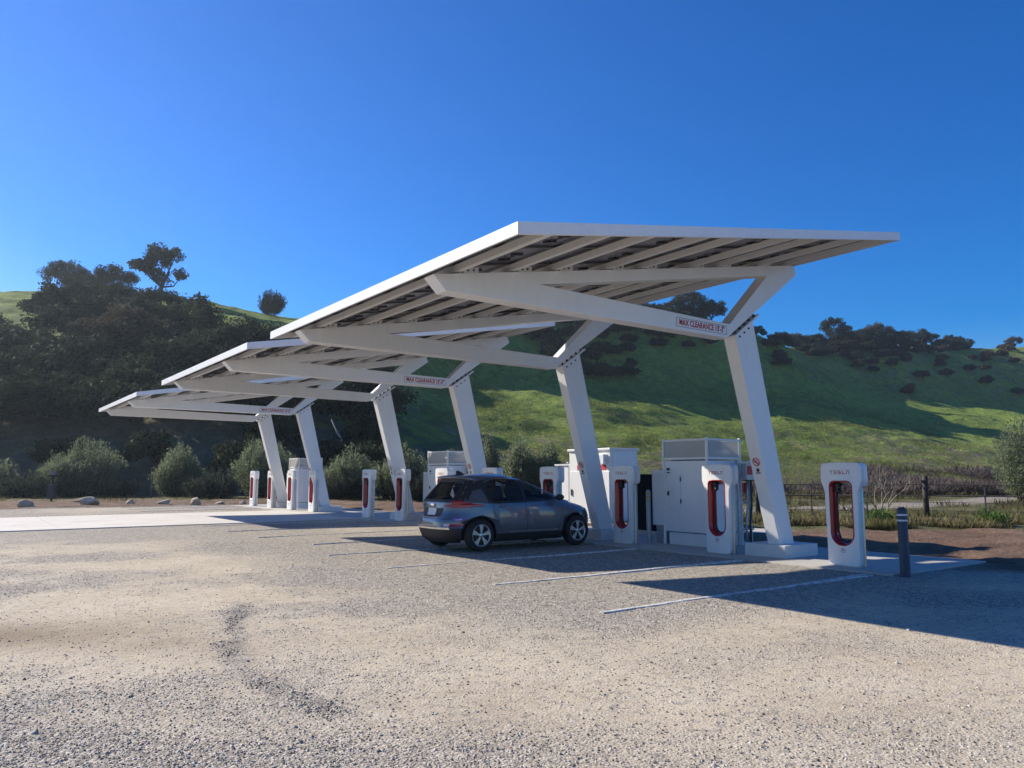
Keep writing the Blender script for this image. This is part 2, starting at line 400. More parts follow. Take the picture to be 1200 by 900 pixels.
# ------------------------------------------------------------------ ground sheet
# straight from world positions of what lies on it
TRACK = [cw(6, 33)[:2], cw(17, 38)[:2], cw(28, 47)[:2], cw(46, 66)[:2], cw(75, 92)[:2]]
SCUFF = [cw(*p)[:2] for p in ((-3.34, 9.86), (-2.9, 8.0), (-2.43, 6.96), (-1.71, 5.93), (-1.2, 5.45))]
def masks(x, y):
    X = x*math.cos(TH)-y*math.sin(TH); Y = x*math.sin(TH)+y*math.cos(TH)
    n = fbm(x, y, .45, 5, 3); nb = fbm(x, y, .11, 3, 31); nf = fbm(x, y, 2.6, 3, 77)
    # compact pale dirt versus loose gravel
    band = sstep(8.6, 7.6, Y+.10*X+1.6*(nf-.5)+1.0*(nb-.5))*sstep(-3.5, -.5, X)           # right foreground: packed dirt
    left = sstep(.44, .60, n*.6+nb*.4+.14*np.exp(-((Y-8.5)/3.2)**2))*.9
    left = left*sstep(.2, .55, nf*.5+n*.6)*(1-.9*sstep(3.8, 6.0, x+1.5*(nf-.5))*sstep(5.2, 6.4, y))
    dirt = np.clip(np.maximum(band*(.62+.5*(n-.25)), left), 0, 1)
    dirt = dirt*sstep(26, 15, Y)*(1-.75*sstep(5.6, 4.6, Y)*sstep(1.0, -.5, X))
    far = sstep(.42, .62, fbm(x, y*.6, .16, 4, 13))*.55*sstep(12, 18, Y)*sstep(0, -6, X)
    dirt = np.maximum(dirt, far)
    sc_ = sstep(.20, .02, seg_dist(x, y, SCUFF)+.16*(nf-.5))*sstep(.26, .52, vnoise(x*3.1, y*3.1, 6)*.6+nf*.4)
    dirt = dirt*(1-sc_)
    edge = (fbm(x, y, .5, 3, 55)-.5)
    soil = np.maximum(sstep(43.6, 44.3, y+edge*.8+.02*x), sstep(15.3, 15.9, x+edge*.6)*sstep(-60, -59, y))
    soil = np.maximum(soil, sstep(13.6, 14.6, x+edge+.55*(y-6.9))*sstep(7.2, 6.2, y+edge*.5)*sstep(-12, 4, y))
    weeds = sstep(-.2, .6, (Y-22.3)+edge*2.0)*sstep(4.5, 7, X)
    weeds = np.maximum(weeds, sstep(48, 54, Y+edge*6))
    trk = sstep(2.2, 1.2, seg_dist(x, y, TRACK)+edge*1.2)*weeds
    damp = np.maximum(np.exp(-(((X+5.6)/2.2)**2+((Y-8.0)/.75)**2)), .55*np.exp(-(((X+3.4)/1.5)**2+((Y-7.9)/.6)**2)))*sstep(.35, .6, n*.6+nf*.4)*1.3
    return dirt, soil, weeds, trk, sc_, damp, n, nb
def axis(lo, hi, step, far):
    c = list(np.arange(lo, hi+1e-6, step)); s = step; p = hi; q = []
    while p < far: s *= 1.22; p += s; q.append(p)
    s = step; p = lo; r = []
    while p > -far: s *= 1.22; p -= s; r.append(p)
    return np.array(r[::-1]+c+q)
gx = axis(-9, 34, .14, 3500); gy = axis(-2, 52, .14, 3500)
GX, GY = np.meshgrid(gx, gy, indexing='ij')
mk = masks(GX, GY)
GZ = (fbm(GX, GY, .5, 3, 8)-.5)*.03*sstep(14, 10, GX)*sstep(30, 20, GY) - .012
GZ = np.where((GX > 12.2) & (GX < 15.9) & (GY > 6.3) & (GY < 43), -.02, GZ)
GZ = GZ + mk[1]*(fbm(GX, GY, .9, 4, 71)-.35)*.24*np.where((GX > 12.2) & (GX < 15.9) & (GY < 43.2), 0, 1)
GZ = np.where((GY > 26.4) & (GY < 35.4) & (GX < 13), -.02, GZ)
GZ = GZ + mk[4]*(fbm(GX, GY, 6, 2, 4)-.4)*.03
def ground_mat():
    m, nt, b = newmat('gravel_and_dirt')
    geo = node(nt, 'ShaderNodeNewGeometry').outputs['Position']
    def A(n): q = node(nt, 'ShaderNodeAttribute'); q.attribute_name = n; return q.outputs['Fac']
    vo = node(nt, 'ShaderNodeTexVoronoi'); vo.inputs['Scale'].default_value = 46; nt.links.new(geo, vo.inputs['Vector'])
    vo2 = node(nt, 'ShaderNodeTexVoronoi'); vo2.inputs['Scale'].default_value = 19; nt.links.new(geo, vo2.inputs['Vector'])
    n1 = noise(nt, 7, 6, .7, geo); n2 = noise(nt, 120, 4, .7, geo); n0 = noise(nt, .8, 5, .6, geo)
    sep = node(nt, 'ShaderNodeSeparateColor'); nt.links.new(vo.outputs['Color'], sep.inputs[0])
    sep2 = node(nt, 'ShaderNodeSeparateColor'); nt.links.new(vo2.outputs['Color'], sep2.inputs[0])
    gf = math_(nt, 'ADD', math_(nt, 'MULTIPLY', sep.outputs[0], .45), math_(nt, 'ADD', math_(nt, 'MULTIPLY', sep2.outputs[1], .3), math_(nt, 'MULTIPLY', n1, .35)))
    gr = ramp(nt, [(.15, (.10, .088, .074)), (.45, (.30, .27, .23)), (.7, (.44, .40, .34)), (.92, (.60, .55, .48))]); nt.links.new(gf, gr.inputs[0])
    # dirt
    df = math_(nt, 'ADD', math_(nt, 'MULTIPLY', n0, .4), math_(nt, 'ADD', math_(nt, 'MULTIPLY', n1, .35), math_(nt, 'MULTIPLY', n2, .25)))
    dr = ramp(nt, [(.33, (.36, .29, .205)), (.5, (.54, .46, .34)), (.66, (.63, .555, .43))]); nt.links.new(df, dr.inputs[0])
    # stones half sunk in dirt
    sp = math_(nt, 'GREATER_THAN', sep2.outputs[0], .84)
    dcol = mixc(nt, math_(nt, 'MULTIPLY', sp, .6), dr.outputs[0], gr.outputs[0])
    col = mixc(nt, A('dirt'), gr.outputs[0], dcol)
    col = mixc(nt, math_(nt, 'MULTIPLY', A('scuff'), .30), col, (.15, .14, .13))
    col = mixc(nt, math_(nt, 'MULTIPLY', A('damp'), .7), col, (.20, .145, .09))
    sr = ramp(nt, [(.3, (.08, .046, .028)), (.5, (.19, .12, .078)), (.68, (.34, .235, .165))]); nt.links.new(df, sr.inputs[0])
    col = mixc(nt, A('soil'), col, sr.outputs[0])
    wr = ramp(nt, [(.35, (.07, .085, .03)), (.5, (.13, .135, .055)), (.66, (.22, .18, .10))]); nt.links.new(df, wr.inputs[0])
    col = mixc(nt, A('weeds'), col, wr.outputs[0])
    col = mixc(nt, A('track'), col, (.34, .295, .235))
    nt.links.new(col, b.inputs['Base Color']); b.inputs['Roughness'].default_value = .92; b.inputs['Specular IOR Level'].default_value = .25
    bp = node(nt, 'ShaderNodeBump'); bp.inputs['Strength'].default_value = .9; bp.inputs['Distance'].default_value = .012
    inv = math_(nt, 'SUBTRACT', 1.0, vo.outputs['Distance']); k = math_(nt, 'SUBTRACT', 1.0, math_(nt, 'MULTIPLY', A('dirt'), .75))
    h = math_(nt, 'ADD', math_(nt, 'MULTIPLY', math_(nt, 'ADD', inv, sep.outputs[1]), k), math_(nt, 'MULTIPLY', n1, math_(nt, 'ADD', .9, math_(nt, 'MULTIPLY', A('soil'), 9.0))))
    nt.links.new(h, bp.inputs['Height']); nt.links.new(bp.outputs[0], b.inputs['Normal'])
    return m
me = fast_mesh('gravel_lot', np.stack([GX.ravel(), GY.ravel(), GZ.ravel()], 1), grid_quads(len(gx), len(gy)), ground_mat(), smooth=True)
for nm, arr in zip(('dirt', 'soil', 'weeds', 'track', 'scuff', 'damp'), mk[:6]):
    a_ = me.attributes.new(nm, 'FLOAT', 'POINT'); a_.data.foreach_set('value', arr.ravel().astype(np.float32))
tag(obj_from('ground', me), kind='structure')

# loose stones lying on the lot
def stones(N, y0, y1, rmin, rmax, seed, power=1.0, keep=None):
    g = np.random.default_rng(seed)
    Y = y0*(y1/y0)**(g.random(N)**power); X = (g.random(N)*2-1)*(.74*Y+1.0)
    x = X*math.cos(TH)+Y*math.sin(TH); y = -X*math.sin(TH)+Y*math.cos(TH)
    dirt, soil, weeds, trk, sc_, damp, n, nb = masks(x, y)
    ok = (g.random(N) < (1-.93*dirt)+sc_) & (soil < .3) & (weeds < .3) & (x < 12.2) & ~((y > 26.6) & (y < 35.2))
    x, y, sc_ = x[ok], y[ok], sc_[ok]; n = len(x)
    r = rmin+(rmax-rmin)*g.random(n)**2.2; r = r*(1+.2*sc_)
    base = np.array([[1, 0, 0], [0, 1, 0], [-1, 0, 0], [0, -1, 0], [0, 0, 1], [.7, .7, .55], [-.7, .5, .6]])
    tri = np.array([[0, 5, 4], [0, 1, 5], [1, 4, 5], [1, 2, 6], [1, 6, 4], [2, 4, 6], [2, 3, 4], [3, 0, 4]])
    V = base[None]*(.6+.7*g.random((n, 7, 1)))*(.75+.5*g.random((n, 1, 3)))*r[:, None, None]
    V[:, :, 2] *= .85; th = g.random(n)*2*PI; c, s = np.cos(th)[:, None], np.sin(th)[:, None]
    W = V.copy(); W[:, :, 0] = V[:, :, 0]*c-V[:, :, 1]*s; W[:, :, 1] = V[:, :, 0]*s+V[:, :, 1]*c
    z0 = (fbm(x, y, .5, 3, 8)-.5)*.03*sstep(14, 10, x)*sstep(30, 20, y)-.012
    W += np.stack([x, y, z0-.1*r], 1)[:, None]
    T = tri[None]+np.arange(n)[:, None, None]*7
    return W.reshape(-1, 3), T.reshape(-1, 3), np.repeat(np.clip(g.random(n)-.20*sc_, 0, 1), 7)
def stone_mat():
    m, nt, b = newmat('crushed_stone')
    at = node(nt, 'ShaderNodeAttribute'); at.attribute_name = 'tint'
    r = ramp(nt, [(0, (.12, .105, .085)), (.35, (.29, .255, .205)), (.7, (.45, .40, .325)), (1, (.62, .565, .48))]); nt.links.new(at.outputs['Fac'], r.inputs[0])
    nt.links.new(r.outputs[0], b.inputs['Base Color']); b.inputs['Roughness'].default_value = .85
    return m
S1 = stones(230000, 3.4, 19, .004, .0125, 1); S2 = stones(1800, 3.4, 18, .012, .024, 2)
v = np.concatenate([S1[0], S2[0]]); t = np.concatenate([S1[1], S2[1]+len(S1[0])]); ti = np.concatenate([S1[2], S2[2]])
o = obj_from('loose_gravel', fast_mesh('loose_gravel', v, t, stone_mat(), ti)); tag(o, 'loose crushed gravel scattered over the parking lot', 'gravel', kind='stuff')

# ------------------------------------------------------------------ slabs and lines
mb = MB(); 
ys = [6.62, 10.2, 13.8, 17.4, 21, 24.6, 28.2, 31.8, 35.4, 39, 42.5]
for a, b in zip(ys[:-1], ys[1:]): mb.box(12.42, 15.75, a+.006, b-.006, -.1, .012, bev=.008)
tag(mb.build('charging_slab', M['concrete']), kind='structure')
mb = MB(); xs = np.arange(-60, 12.5, 4.83); 
for a, b in zip(xs[:-1], xs[1:]): mb.box(a+.008, b-.008, 26.75, 35.15, -.1, .008)
tag(mb.build('concrete_driveway', M['concrete_drive']), kind='structure')
def stripe(y, x0, x1, name='parking_line'):
    mb = MB(); n = 46; g = random.Random(int(y*100)); top = []; 
    for i in range(n+1):
        x = x0+(x1-x0)*i/n; w = (.036+.05*(i/n)**2.2)*(1 if y < 10 else .62)+g.uniform(-.007, .007); c = y+.018*math.sin(x*1.7+y)+.01*math.sin(x*5)
        top += [(x, c-w, .005), (x, c+w, .005), (x, c-w-.01, -.02), (x, c+w+.01, -.02)]
    f = []
    for i in range(n):
        k = 4*i; f += [(k, k+1, k+5, k+4), (k+2, k, k+4, k+6), (k+1, k+3, k+7, k+5)]
    f += [(0, 2, 3, 1), (4*n, 4*n+1, 4*n+3, 4*n+2)]
    mb.add(top, f); o = mb.build(name, M['line']); tag(o, kind='structure')
for y, a, b in ((6.9, 6.3, 12.15), (9.52, 6.6, 12.2), (12.32, 6.25, 12.3), (14.98, 6.3, 12.2), (17.6, 7.0, 12.2), (20.3, 6.6, 12.2), (23.0, 6.6, 12.3), (25.75, 6.6, 12.3),
                (37.9, 7.0, 12.3), (40.6, 7.0, 12.3), (43.0, 7.0, 12.3)): stripe(y, a, b)

mb = MB(); mb.box(15.76, 19.6, 13.2, 22.2, -.15, .03, bev=.01); tag(mb.build('equipment_slab', M['concrete']), kind='structure')
# ------------------------------------------------------------------ solar canopies
ZT = lambda x: 4.60+(x-5.25)*.1754
def no_smoking(parent, x, z, yc, col_dx):
    mb = MB(); n = 28
    def P(u, v, d=0.0): return (x-.008-d+col_dx*v, yc-u, z+v)
    ring = [[P(r*math.cos(2*PI*k/n), r*math.sin(2*PI*k/n), .002) for k in range(n)] for r in (.062, .082)]
    mb.add([P(.084*math.cos(2*PI*k/n), .084*math.sin(2*PI*k/n)) for k in range(n)], [tuple(range(n))], 0)
    mb.add(ring[0]+ring[1], [(k, (k+1) % n, n+(k+1) % n, n+k) for k in range(n)], 1)
    mb.add([P(-.055, .035, .004), P(-.035, .055, .004), P(.055, -.035, .004), P(.035, -.055, .004)], [(0, 1, 2, 3)], 1)
    mb.add([P(-.04, -.012, .003), P(.03, -.012, .003), P(.03, .008, .003), P(-.04, .008, .003)], [(0, 1, 2, 3)], 2)
    mb.add([P(.02, .012, .003), P(.034, .012, .003), P(.034, .035, .003), P(.02, .035, .003)], [(0, 1, 2, 3)], 2)
    mb.build('prohibition_sign', [M['shell_white'], M['red_sign'], M['black']], parent)
    mb = MB(); mb.add([P(.035*math.cos(2*PI*k/n), -.16+.035*math.sin(2*PI*k/n)) for k in range(n)], [tuple(range(n))], 0)
    mb.box(x+col_dx*-.2-.006, x+col_dx*-.2+.001, yc-.05, yc+.05, z-.225, z-.205)
    mb.build('number_disc', [M['darkgrey']], parent)
CLR = text_mesh("MAX CLEARANCE 13'-3\"", .155)
mb = MB(); mb.tube([(0, 0, 0), (0, 0, .055)], .03, 6); BOLT = mb.mesh('bolt', M['darkgrey'])
mb = MB(); mb.tube([(0, -.014, 0), (0, .0, 0)], .022, 8); SBOLT = mb.mesh('side_bolt', M['darkgrey'])
def canopy(label, yc, signs):
    t = thing('solar_canopy', label, 'solar canopy', (0, yc, 0), 0, 'solar canopies over the charging stalls')
    y0, y1 = -4.92, 3.85; x0, x1 = 5.25, 14.27
    # fascia boards
    mb = MB(); mb.prism([[(x0, ZT(x0)-.155), (x0+.05, ZT(x0+.05)-.155), (x0+.05, ZT(x0+.05)), (x0, ZT(x0))]], y0, y1); mb.build('fascia', M['steel_white'], t)
    mb = MB(); mb.prism([[(x1-.05, ZT(x1-.05)-.155), (x1, ZT(x1)-.155), (x1, ZT(x1)), (x1-.05, ZT(x1-.05))]], y0, y1); mb.build('fascia', M['steel_white'], t)
    for ya, yb in ((y0, y0+.05), (y1-.05, y1)):
        for xa, xb in ((x0+.052, 11.9), (11.905, x1-.052)):
            mb = MB(); mb.prism([[(xa, ZT(xa)-.155), (xb, ZT(xb)-.155), (xb, ZT(xb)), (xa, ZT(xa))]], ya, yb); mb.build('fascia', M['steel_white'], t)
    # purlins (C channels)
    pur = [5.78, 6.78, 7.62, 8.78, 9.60, 10.88, 11.68, 12.95, 13.85]
    for x in pur:
        mb = MB(); zt = ZT(x)-.05; w = .062
        mb.prism([[(x-w, zt-.10-w*.175), (x+w, zt-.10+w*.175), (x+w, zt+w*.175), (x-w, zt-w*.175)]], y0+.055, y1-.055); mb.build('purlin', M['purlin'], t)
    # panels
    nr, nc = 4, 8; dx = (x1-x0-.12)/nr; dy = (y1-y0-.12)/nc
    pm = MB(); L = dx/math.cos(math.atan(.1754))
    pm.box(.03, L-.03, .03, dy-.03, -.012, 0, 1)
    for (a, b, c, d) in ((0, L-.004, .0, .03), (0, L-.004, dy-.034, dy-.004), (0, .03, .03, dy-.034), (L-.034, L-.004, .03, dy-.034)): pm.box(a, b, c, d, -.04, .004, 0)
    pm.box(L*.46, L*.54, dy*.4, dy*.47, -.035, -.0125, 2); pm.box(L*.46, L*.54, dy*.7, dy*.77, -.035, -.0125, 2)
    pm.tube([(L*.5, dy*.47, -.03), (L*.45, dy*.56, -.05), (L*.5, dy*.7, -.03)], .008, 5, 2)
    pme = pm.mesh('solar_panel', [M['panel_frame'], M['panel'], M['black']])
    for i in range(nr):
        for j in range(nc):
            x = x0+.06+i*dx; o = obj_from('solar_panel', pme, t, (x, y0+.06+j*dy, ZT(x)-.008)); o.rotation_euler = (0, -math.atan(.1754), 0)
    # frames
    A = (5.36, 4.445); A2 = (5.58, 4.23); E_ = (11.82, 4.20); Q = (11.93, 4.49); P = (7.31, 4.585); R = (13.16, 5.63); F = (14.17, 5.80); B = (14.10, 6.00)
    polys = [[A, P, R, F, B], [A, A2, E_, Q, P], [E_, F, R, Q]]
    for k, c in enumerate((-2.6, 2.6)):
        mb = MB(); mb.prism(polys, c-.14, c+.14); fr = mb.build('truss_frame', M['steel_white'], t)
        bv = fr.modifiers.new('bevel', 'BEVEL'); bv.width = .012; bv.segments = 2; bv.limit_method = 'ANGLE'
        # column
        mb = MB(); mb.prism([[(13.24, .25), (13.70, .25), (12.64, 4.64), (12.08, 4.26)]], c-.14, c+.14)
        co = mb.build('column', M['steel_white'], t); bv = co.modifiers.new('bevel', 'BEVEL'); bv.width = .01; bv.segments = 2; bv.limit_method = 'ANGLE'
        sl = .679; d = Vector((1, 0, sl)).normalized()
        mb = MB()
        pa = Vector((12.02, c, 4.20-.035+.02)); pa.z = 4.20+(12.02-11.82)*sl-.082; pb = pa+d*.92
        mb.bar(pa, pb, .40, .035, 0); mb.build('splice_plate', M['steel_white'], t)
        nrm = Vector((-sl, 0, 1)).normalized()
        for q in range(5):
            for sy in (-.12, .12): obj_from('bolt', BOLT, t, pa+d*(.10+.18*q)+Vector((0, sy, 0))+nrm*.018).rotation_euler = (0, -math.atan(sl), 0)
        for q in range(3): obj_from('side_bolt', SBOLT, t, pa+d*(.17+.17*q)-nrm*.09+Vector((0, -.14, 0)))
        mb = MB(); mb.box(13.08, 14.16, c-.36, c+.58, -.05, .25, bev=.015); mb.build('footing', M['pad_white'], t)
        # bracket clips above the frame
        for q, x in enumerate(pur[:-1]):
            mb = MB(); xx = x+.11; zb = 4.445+(xx-5.36)*.178
            mb.prism([[(xx, zb), (xx+.26, zb+.046), (xx+.26, zb+.046+.085), (xx, zb+.085)]], c-.12, c-.11, 0)
            for u in (.07, .17): mb.tube([(xx+u, c-.121, zb+.045+u*.17), (xx+u, c-.135, zb+.045+u*.17)], .016, 6, 1)
            mb.build('bracket', [M['purlin'], M['black']], t)
        cdx = -(13.24-12.08)/(4.26-.25)
        no_smoking(t, 13.24+cdx*(1.86-.25), 1.86, c, cdx)
    # clearance sign on the near frame
    mb = MB(); yf = -2.6-.14
    def S(u, v, d): return (11.12+u, yf-d, 4.355-.005*u+v)
    mb.add([S(-.70, -.085, .004), S(.70, -.085, .004), S(.70, .085, .004), S(-.70, .085, .004)], [(0, 1, 2, 3)], 0)
    for (a, b, c_, d_) in ((-.7, .7, -.085, -.078), (-.7, .7, .078, .085), (-.7, -.692, -.085, .085), (.692, .7, -.085, .085)):
        mb.add([S(a, c_, .006), S(b, c_, .006), S(b, d_, .006), S(a, d_, .006)], [(0, 1, 2, 3)], 1)
    vs = [v.co for v in CLR.vertices]; wd = max(p.x for p in vs)-min(p.x for p in vs); k = 1.26/wd
    mb.add([S(p.x*k, p.y*1.0, .007) for p in vs], [tuple(p.vertices) for p in CLR.polygons], 2)
    mb.build('clearance_sign', [M['shell_white'], M['darkgrey'], M['red_print']], t)
    return t
for lab, yc in (('largest and nearest white solar canopy, roof edge highest in the sky', 12.03),
                ('middle white solar canopy, behind the grey car', 22.38), ('farthest white solar canopy, lowest on the left of the row', 35.25)): canopy(lab, yc, 1)

# ------------------------------------------------------------------ charging posts
def hw(z):
    return float(np.interp(z, [0, .02, 1.24, 1.33, 1.40, 1.46, 1.50, 1.74, 1.78, 1.83], [.292, .300, .312, .322, .352, .383, .388, .384, .372, .35]))
def ztop(y): return 1.80+.018*(1-(y/.39)**2)
def inside(y, z): return 0 <= z <= ztop(y) and abs(y) <= hw(z)
def hole(y, z, g=0.0):
    w = .205+g; z1 = 1.475+g; z0 = .36-g; r = .085+g; cz = z0+w
    if z < cz: return y*y+(z-cz)**2 <= w*w
    if z > z1: return False
    if z > z1-r and abs(y) > w-r: return (abs(y)-w+r)**2+(z-z1+r)**2 <= r*r
    return abs(y) <= w
def radial(fn, n, cy=0, cz=.93):
    out = []
    for k in range(n):
        a = 2*PI*(k+.5)/n; c, s = math.cos(a), math.sin(a); lo, hi = 0, 3
        for _ in range(40):
            m_ = (lo+hi)/2
            if fn(cy+c*m_, cz+s*m_): lo = m_
            else: hi = m_
        out.append((cy+c*lo, cz+s*lo))
    return out
def strokes(letter):
    return {'T': [(0, .8, 1, 1), (.4, 0, .6, .66)], 'E': [(0, .8, 1, 1), (0, .4, 1, .6), (0, 0, 1, .2)],
            'S': [(0, .8, 1, 1), (0, .6, .22, .8), (0, .4, 1, .6), (.78, .2, 1, .4), (0, 0, 1, .2)],
            'L': [(0, .2, .22, 1), (0, 0, 1, .2)], 'A': [(0, .8, 1, 1), (0, 0, .22, .62), (.78, 0, 1, .62)]}[letter]
N = 160
OUT = radial(inside, N); HI = radial(hole, N); HO = radial(lambda y, z: hole(y, z, .020), N)
bulge = lambda y: -.028*(1-(y/.39)**2)
def charger(label, loc):
    t = thing('charging_post', label, 'charging post', loc, 0, 'red and white charging posts in the row')
    def ringstrip(mb, a, b, xa, xb, mi=0, sm=False, ba=1, bb=1):
        vs = [(xa+ba*bulge(y), y, z) for y, z in a]+[(xb+bb*bulge(y), y, z) for y, z in b]
        mb.add(vs, [(k, (k+1) % N, N+(k+1) % N, N+k) for k in range(N)], mi, sm)
    mb = MB(); IN = [(y*.988, z*.994+.004) for y, z in OUT]
    ringstrip(mb, IN, HO, -.004, -.004); ringstrip(mb, OUT, IN, .008, -.004)
    ringstrip(mb, OUT, OUT, .008, .10, 0, True, 1, 0); ringstrip(mb, OUT, HO, .10, .10, 0, False, 0, 0)
    mb.build('front_shell', M['shell_white'], t)
    # head block over the whole depth
    mb = MB(); hd = [(-hw(z)+.004, z) for z in np.linspace(1.40, 1.79, 12)]+[(y, ztop(y)-.004) for y in np.linspace(-.33, .33, 9)]+[(hw(z)-.004, z) for z in np.linspace(1.79, 1.40, 12)]
    n = len(hd); mb.add([(.098, y, z) for y, z in hd]+[(.218, y, z) for y, z in hd]+[(.232, y*.97, z) for y, z in hd], [tuple(range(2*n, 3*n))]+[(n*j+k, n*j+(k+1) % n, n*j+n+(k+1) % n, n*j+n+k) for j in (0, 1) for k in range(n)], 0)
    mb.build('head', M['shell_white'], t)
    mb = MB(); 
    ob = [(max(-.275, min(.275, y)), min(z, 1.402)) for y, z in OUT]; ho = [(y*1.02, min(z, 1.40)) for y, z in HO]
    ringstrip(mb, ob, ho, .198, .198, 0, False, 0, 0); ringstrip(mb, ob, ho, .225, .225, 0, False, 0, 0); ringstrip(mb, ob, ob, .198, .225, 0, False, 0, 0)
    mb.build('back_shell', M['shell_white'], t)
    mb = MB(); ringstrip(mb, HO, HI, -.006, -.010, 0, True); ringstrip(mb, HI, HI, -.010, .235, 0, True, 1, 0); ringstrip(mb, HO, HO, -.006, .198, 0, True, 1, 0)
    mb.build('red_lining', M['red'], t)
    for s in (-1, 1):
        mb = MB(); mb.lathe([(.048, 0), (.048, 1.36), (.04, 1.385), (.0, 1.39)], 20, centre=(.150, s*.272, .0)); mb.build('guard_post', M['steel'], t)
    # connector and cable
    mb = MB(); mb.box(.06, .17, .075, .165, 1.28, 1.455, bev=.02); mb.tube([(.10, .10, 1.36), (.05, .06, 1.32), (.03, .05, 1.27)], .028, 10); mb.build('connector', M['black'], t)
    mb = MB(); mb.tube([(.14, .16, 1.30), (.14, .176, 1.1), (.14, .172, .8), (.135, .168, .6), (.13, .12, .45), (.13, .02, .405), (.14, -.06, .43)], .017, 8); mb.build('cable', M['black'], t)
    # red lettering
    mb = MB(); u0 = .188; lw = .056; gap = .024; h = .062; z0 = 1.61
    for i, ch in enumerate('TESLA'):
        a = u0-i*(lw+gap)
        for (p, q, r, s_) in strokes(ch):
            ya, yb = a-p*lw, a-r*lw
            mb.add([(-.0075+bulge(ya), ya, z0+q*h), (-.0075+bulge(yb), yb, z0+q*h), (-.0075+bulge(yb), yb, z0+s_*h), (-.0075+bulge(ya), ya, z0+s_*h)], [(0, 1, 2, 3)])
    mb.build('lettering', M['red_print'], t)
    mb = MB(); n = 20
    for (ra, rb) in ((.034, .040),):
        mb.add([(-.008+bulge(.0)-.001, r*math.cos(2*PI*k/n), .27+r*math.sin(2*PI*k/n)) for r in (ra, rb) for k in range(n)], [(k, (k+1) % n, n+(k+1) % n, n+k) for k in range(n)])
    mb.add([(-.037, y, z) for y, z in ((-.022, .265), (.022, .265), (.022, .275), (-.022, .275))], [(0, 1, 2, 3)])
    mb.add([(-.037, y, z) for y, z in ((-.012, .283), (.012, .283), (.012, .289), (-.012, .289))], [(0, 1, 2, 3)])
    mb.build('emblem', M['darkgrey'], t)
    mb = MB(); mb.box(-.02, .23, -.29, .29, -.01, .012); mb.build('base_plate', M['galv'], t)
    return t
CX = 12.90
clabs = ['nearest charging post, beside the dark bollard at the right end of the row',
 'charging post standing in front of the near mesh-topped cabinet', 'charging post at the nose of the grey car, right of the leaning column',
 'charging post with its head showing over the hood of the grey car', 'charging post whose head shows above the front roof of the car',
 'charging post in front of the mesh-topped cabinet, above the car roof rear', 'charging post in front of the fourth leaning column, left of the car',
 'lone charging post at the near edge of the concrete driveway', 'charging post under the blue and red sign, past the concrete driveway',
 'charging post in front of the farthest cabinet, left of the blue and red sign', 'charging post beside the farthest leaning column, second from the left end', 'farthest charging post at the left end of the row']
cy_ = [7.75, 10.52, 13.32, 16.09, 18.89, 21.65, 24.50, 27.22, 32.74, 35.42, 38.22, 41.02]
first = charger(clabs[0], (CX, cy_[0], .012))
for l, y in zip(clabs[1:], cy_[1:]): dup(first, (CX, y, .012), l)

# ------------------------------------------------------------------ bollard
t = thing('bollard', 'dark blue-grey bollard with two pale bands at the gravel edge', 'bollard', (12.55, 6.50, 0))
mb = MB(); mb.lathe([(.078, -.05), (.076, 1.03), (.068, 1.06), (.04, 1.085), (0, 1.09)], 24); mb.build('post', M['bollard'], t)
for z in (.86, .95):
    mb = MB(); mb.lathe([(.0785, z), (.0785, z+.028)], 24); mb.build('reflective_band', M['white_tape'], t)

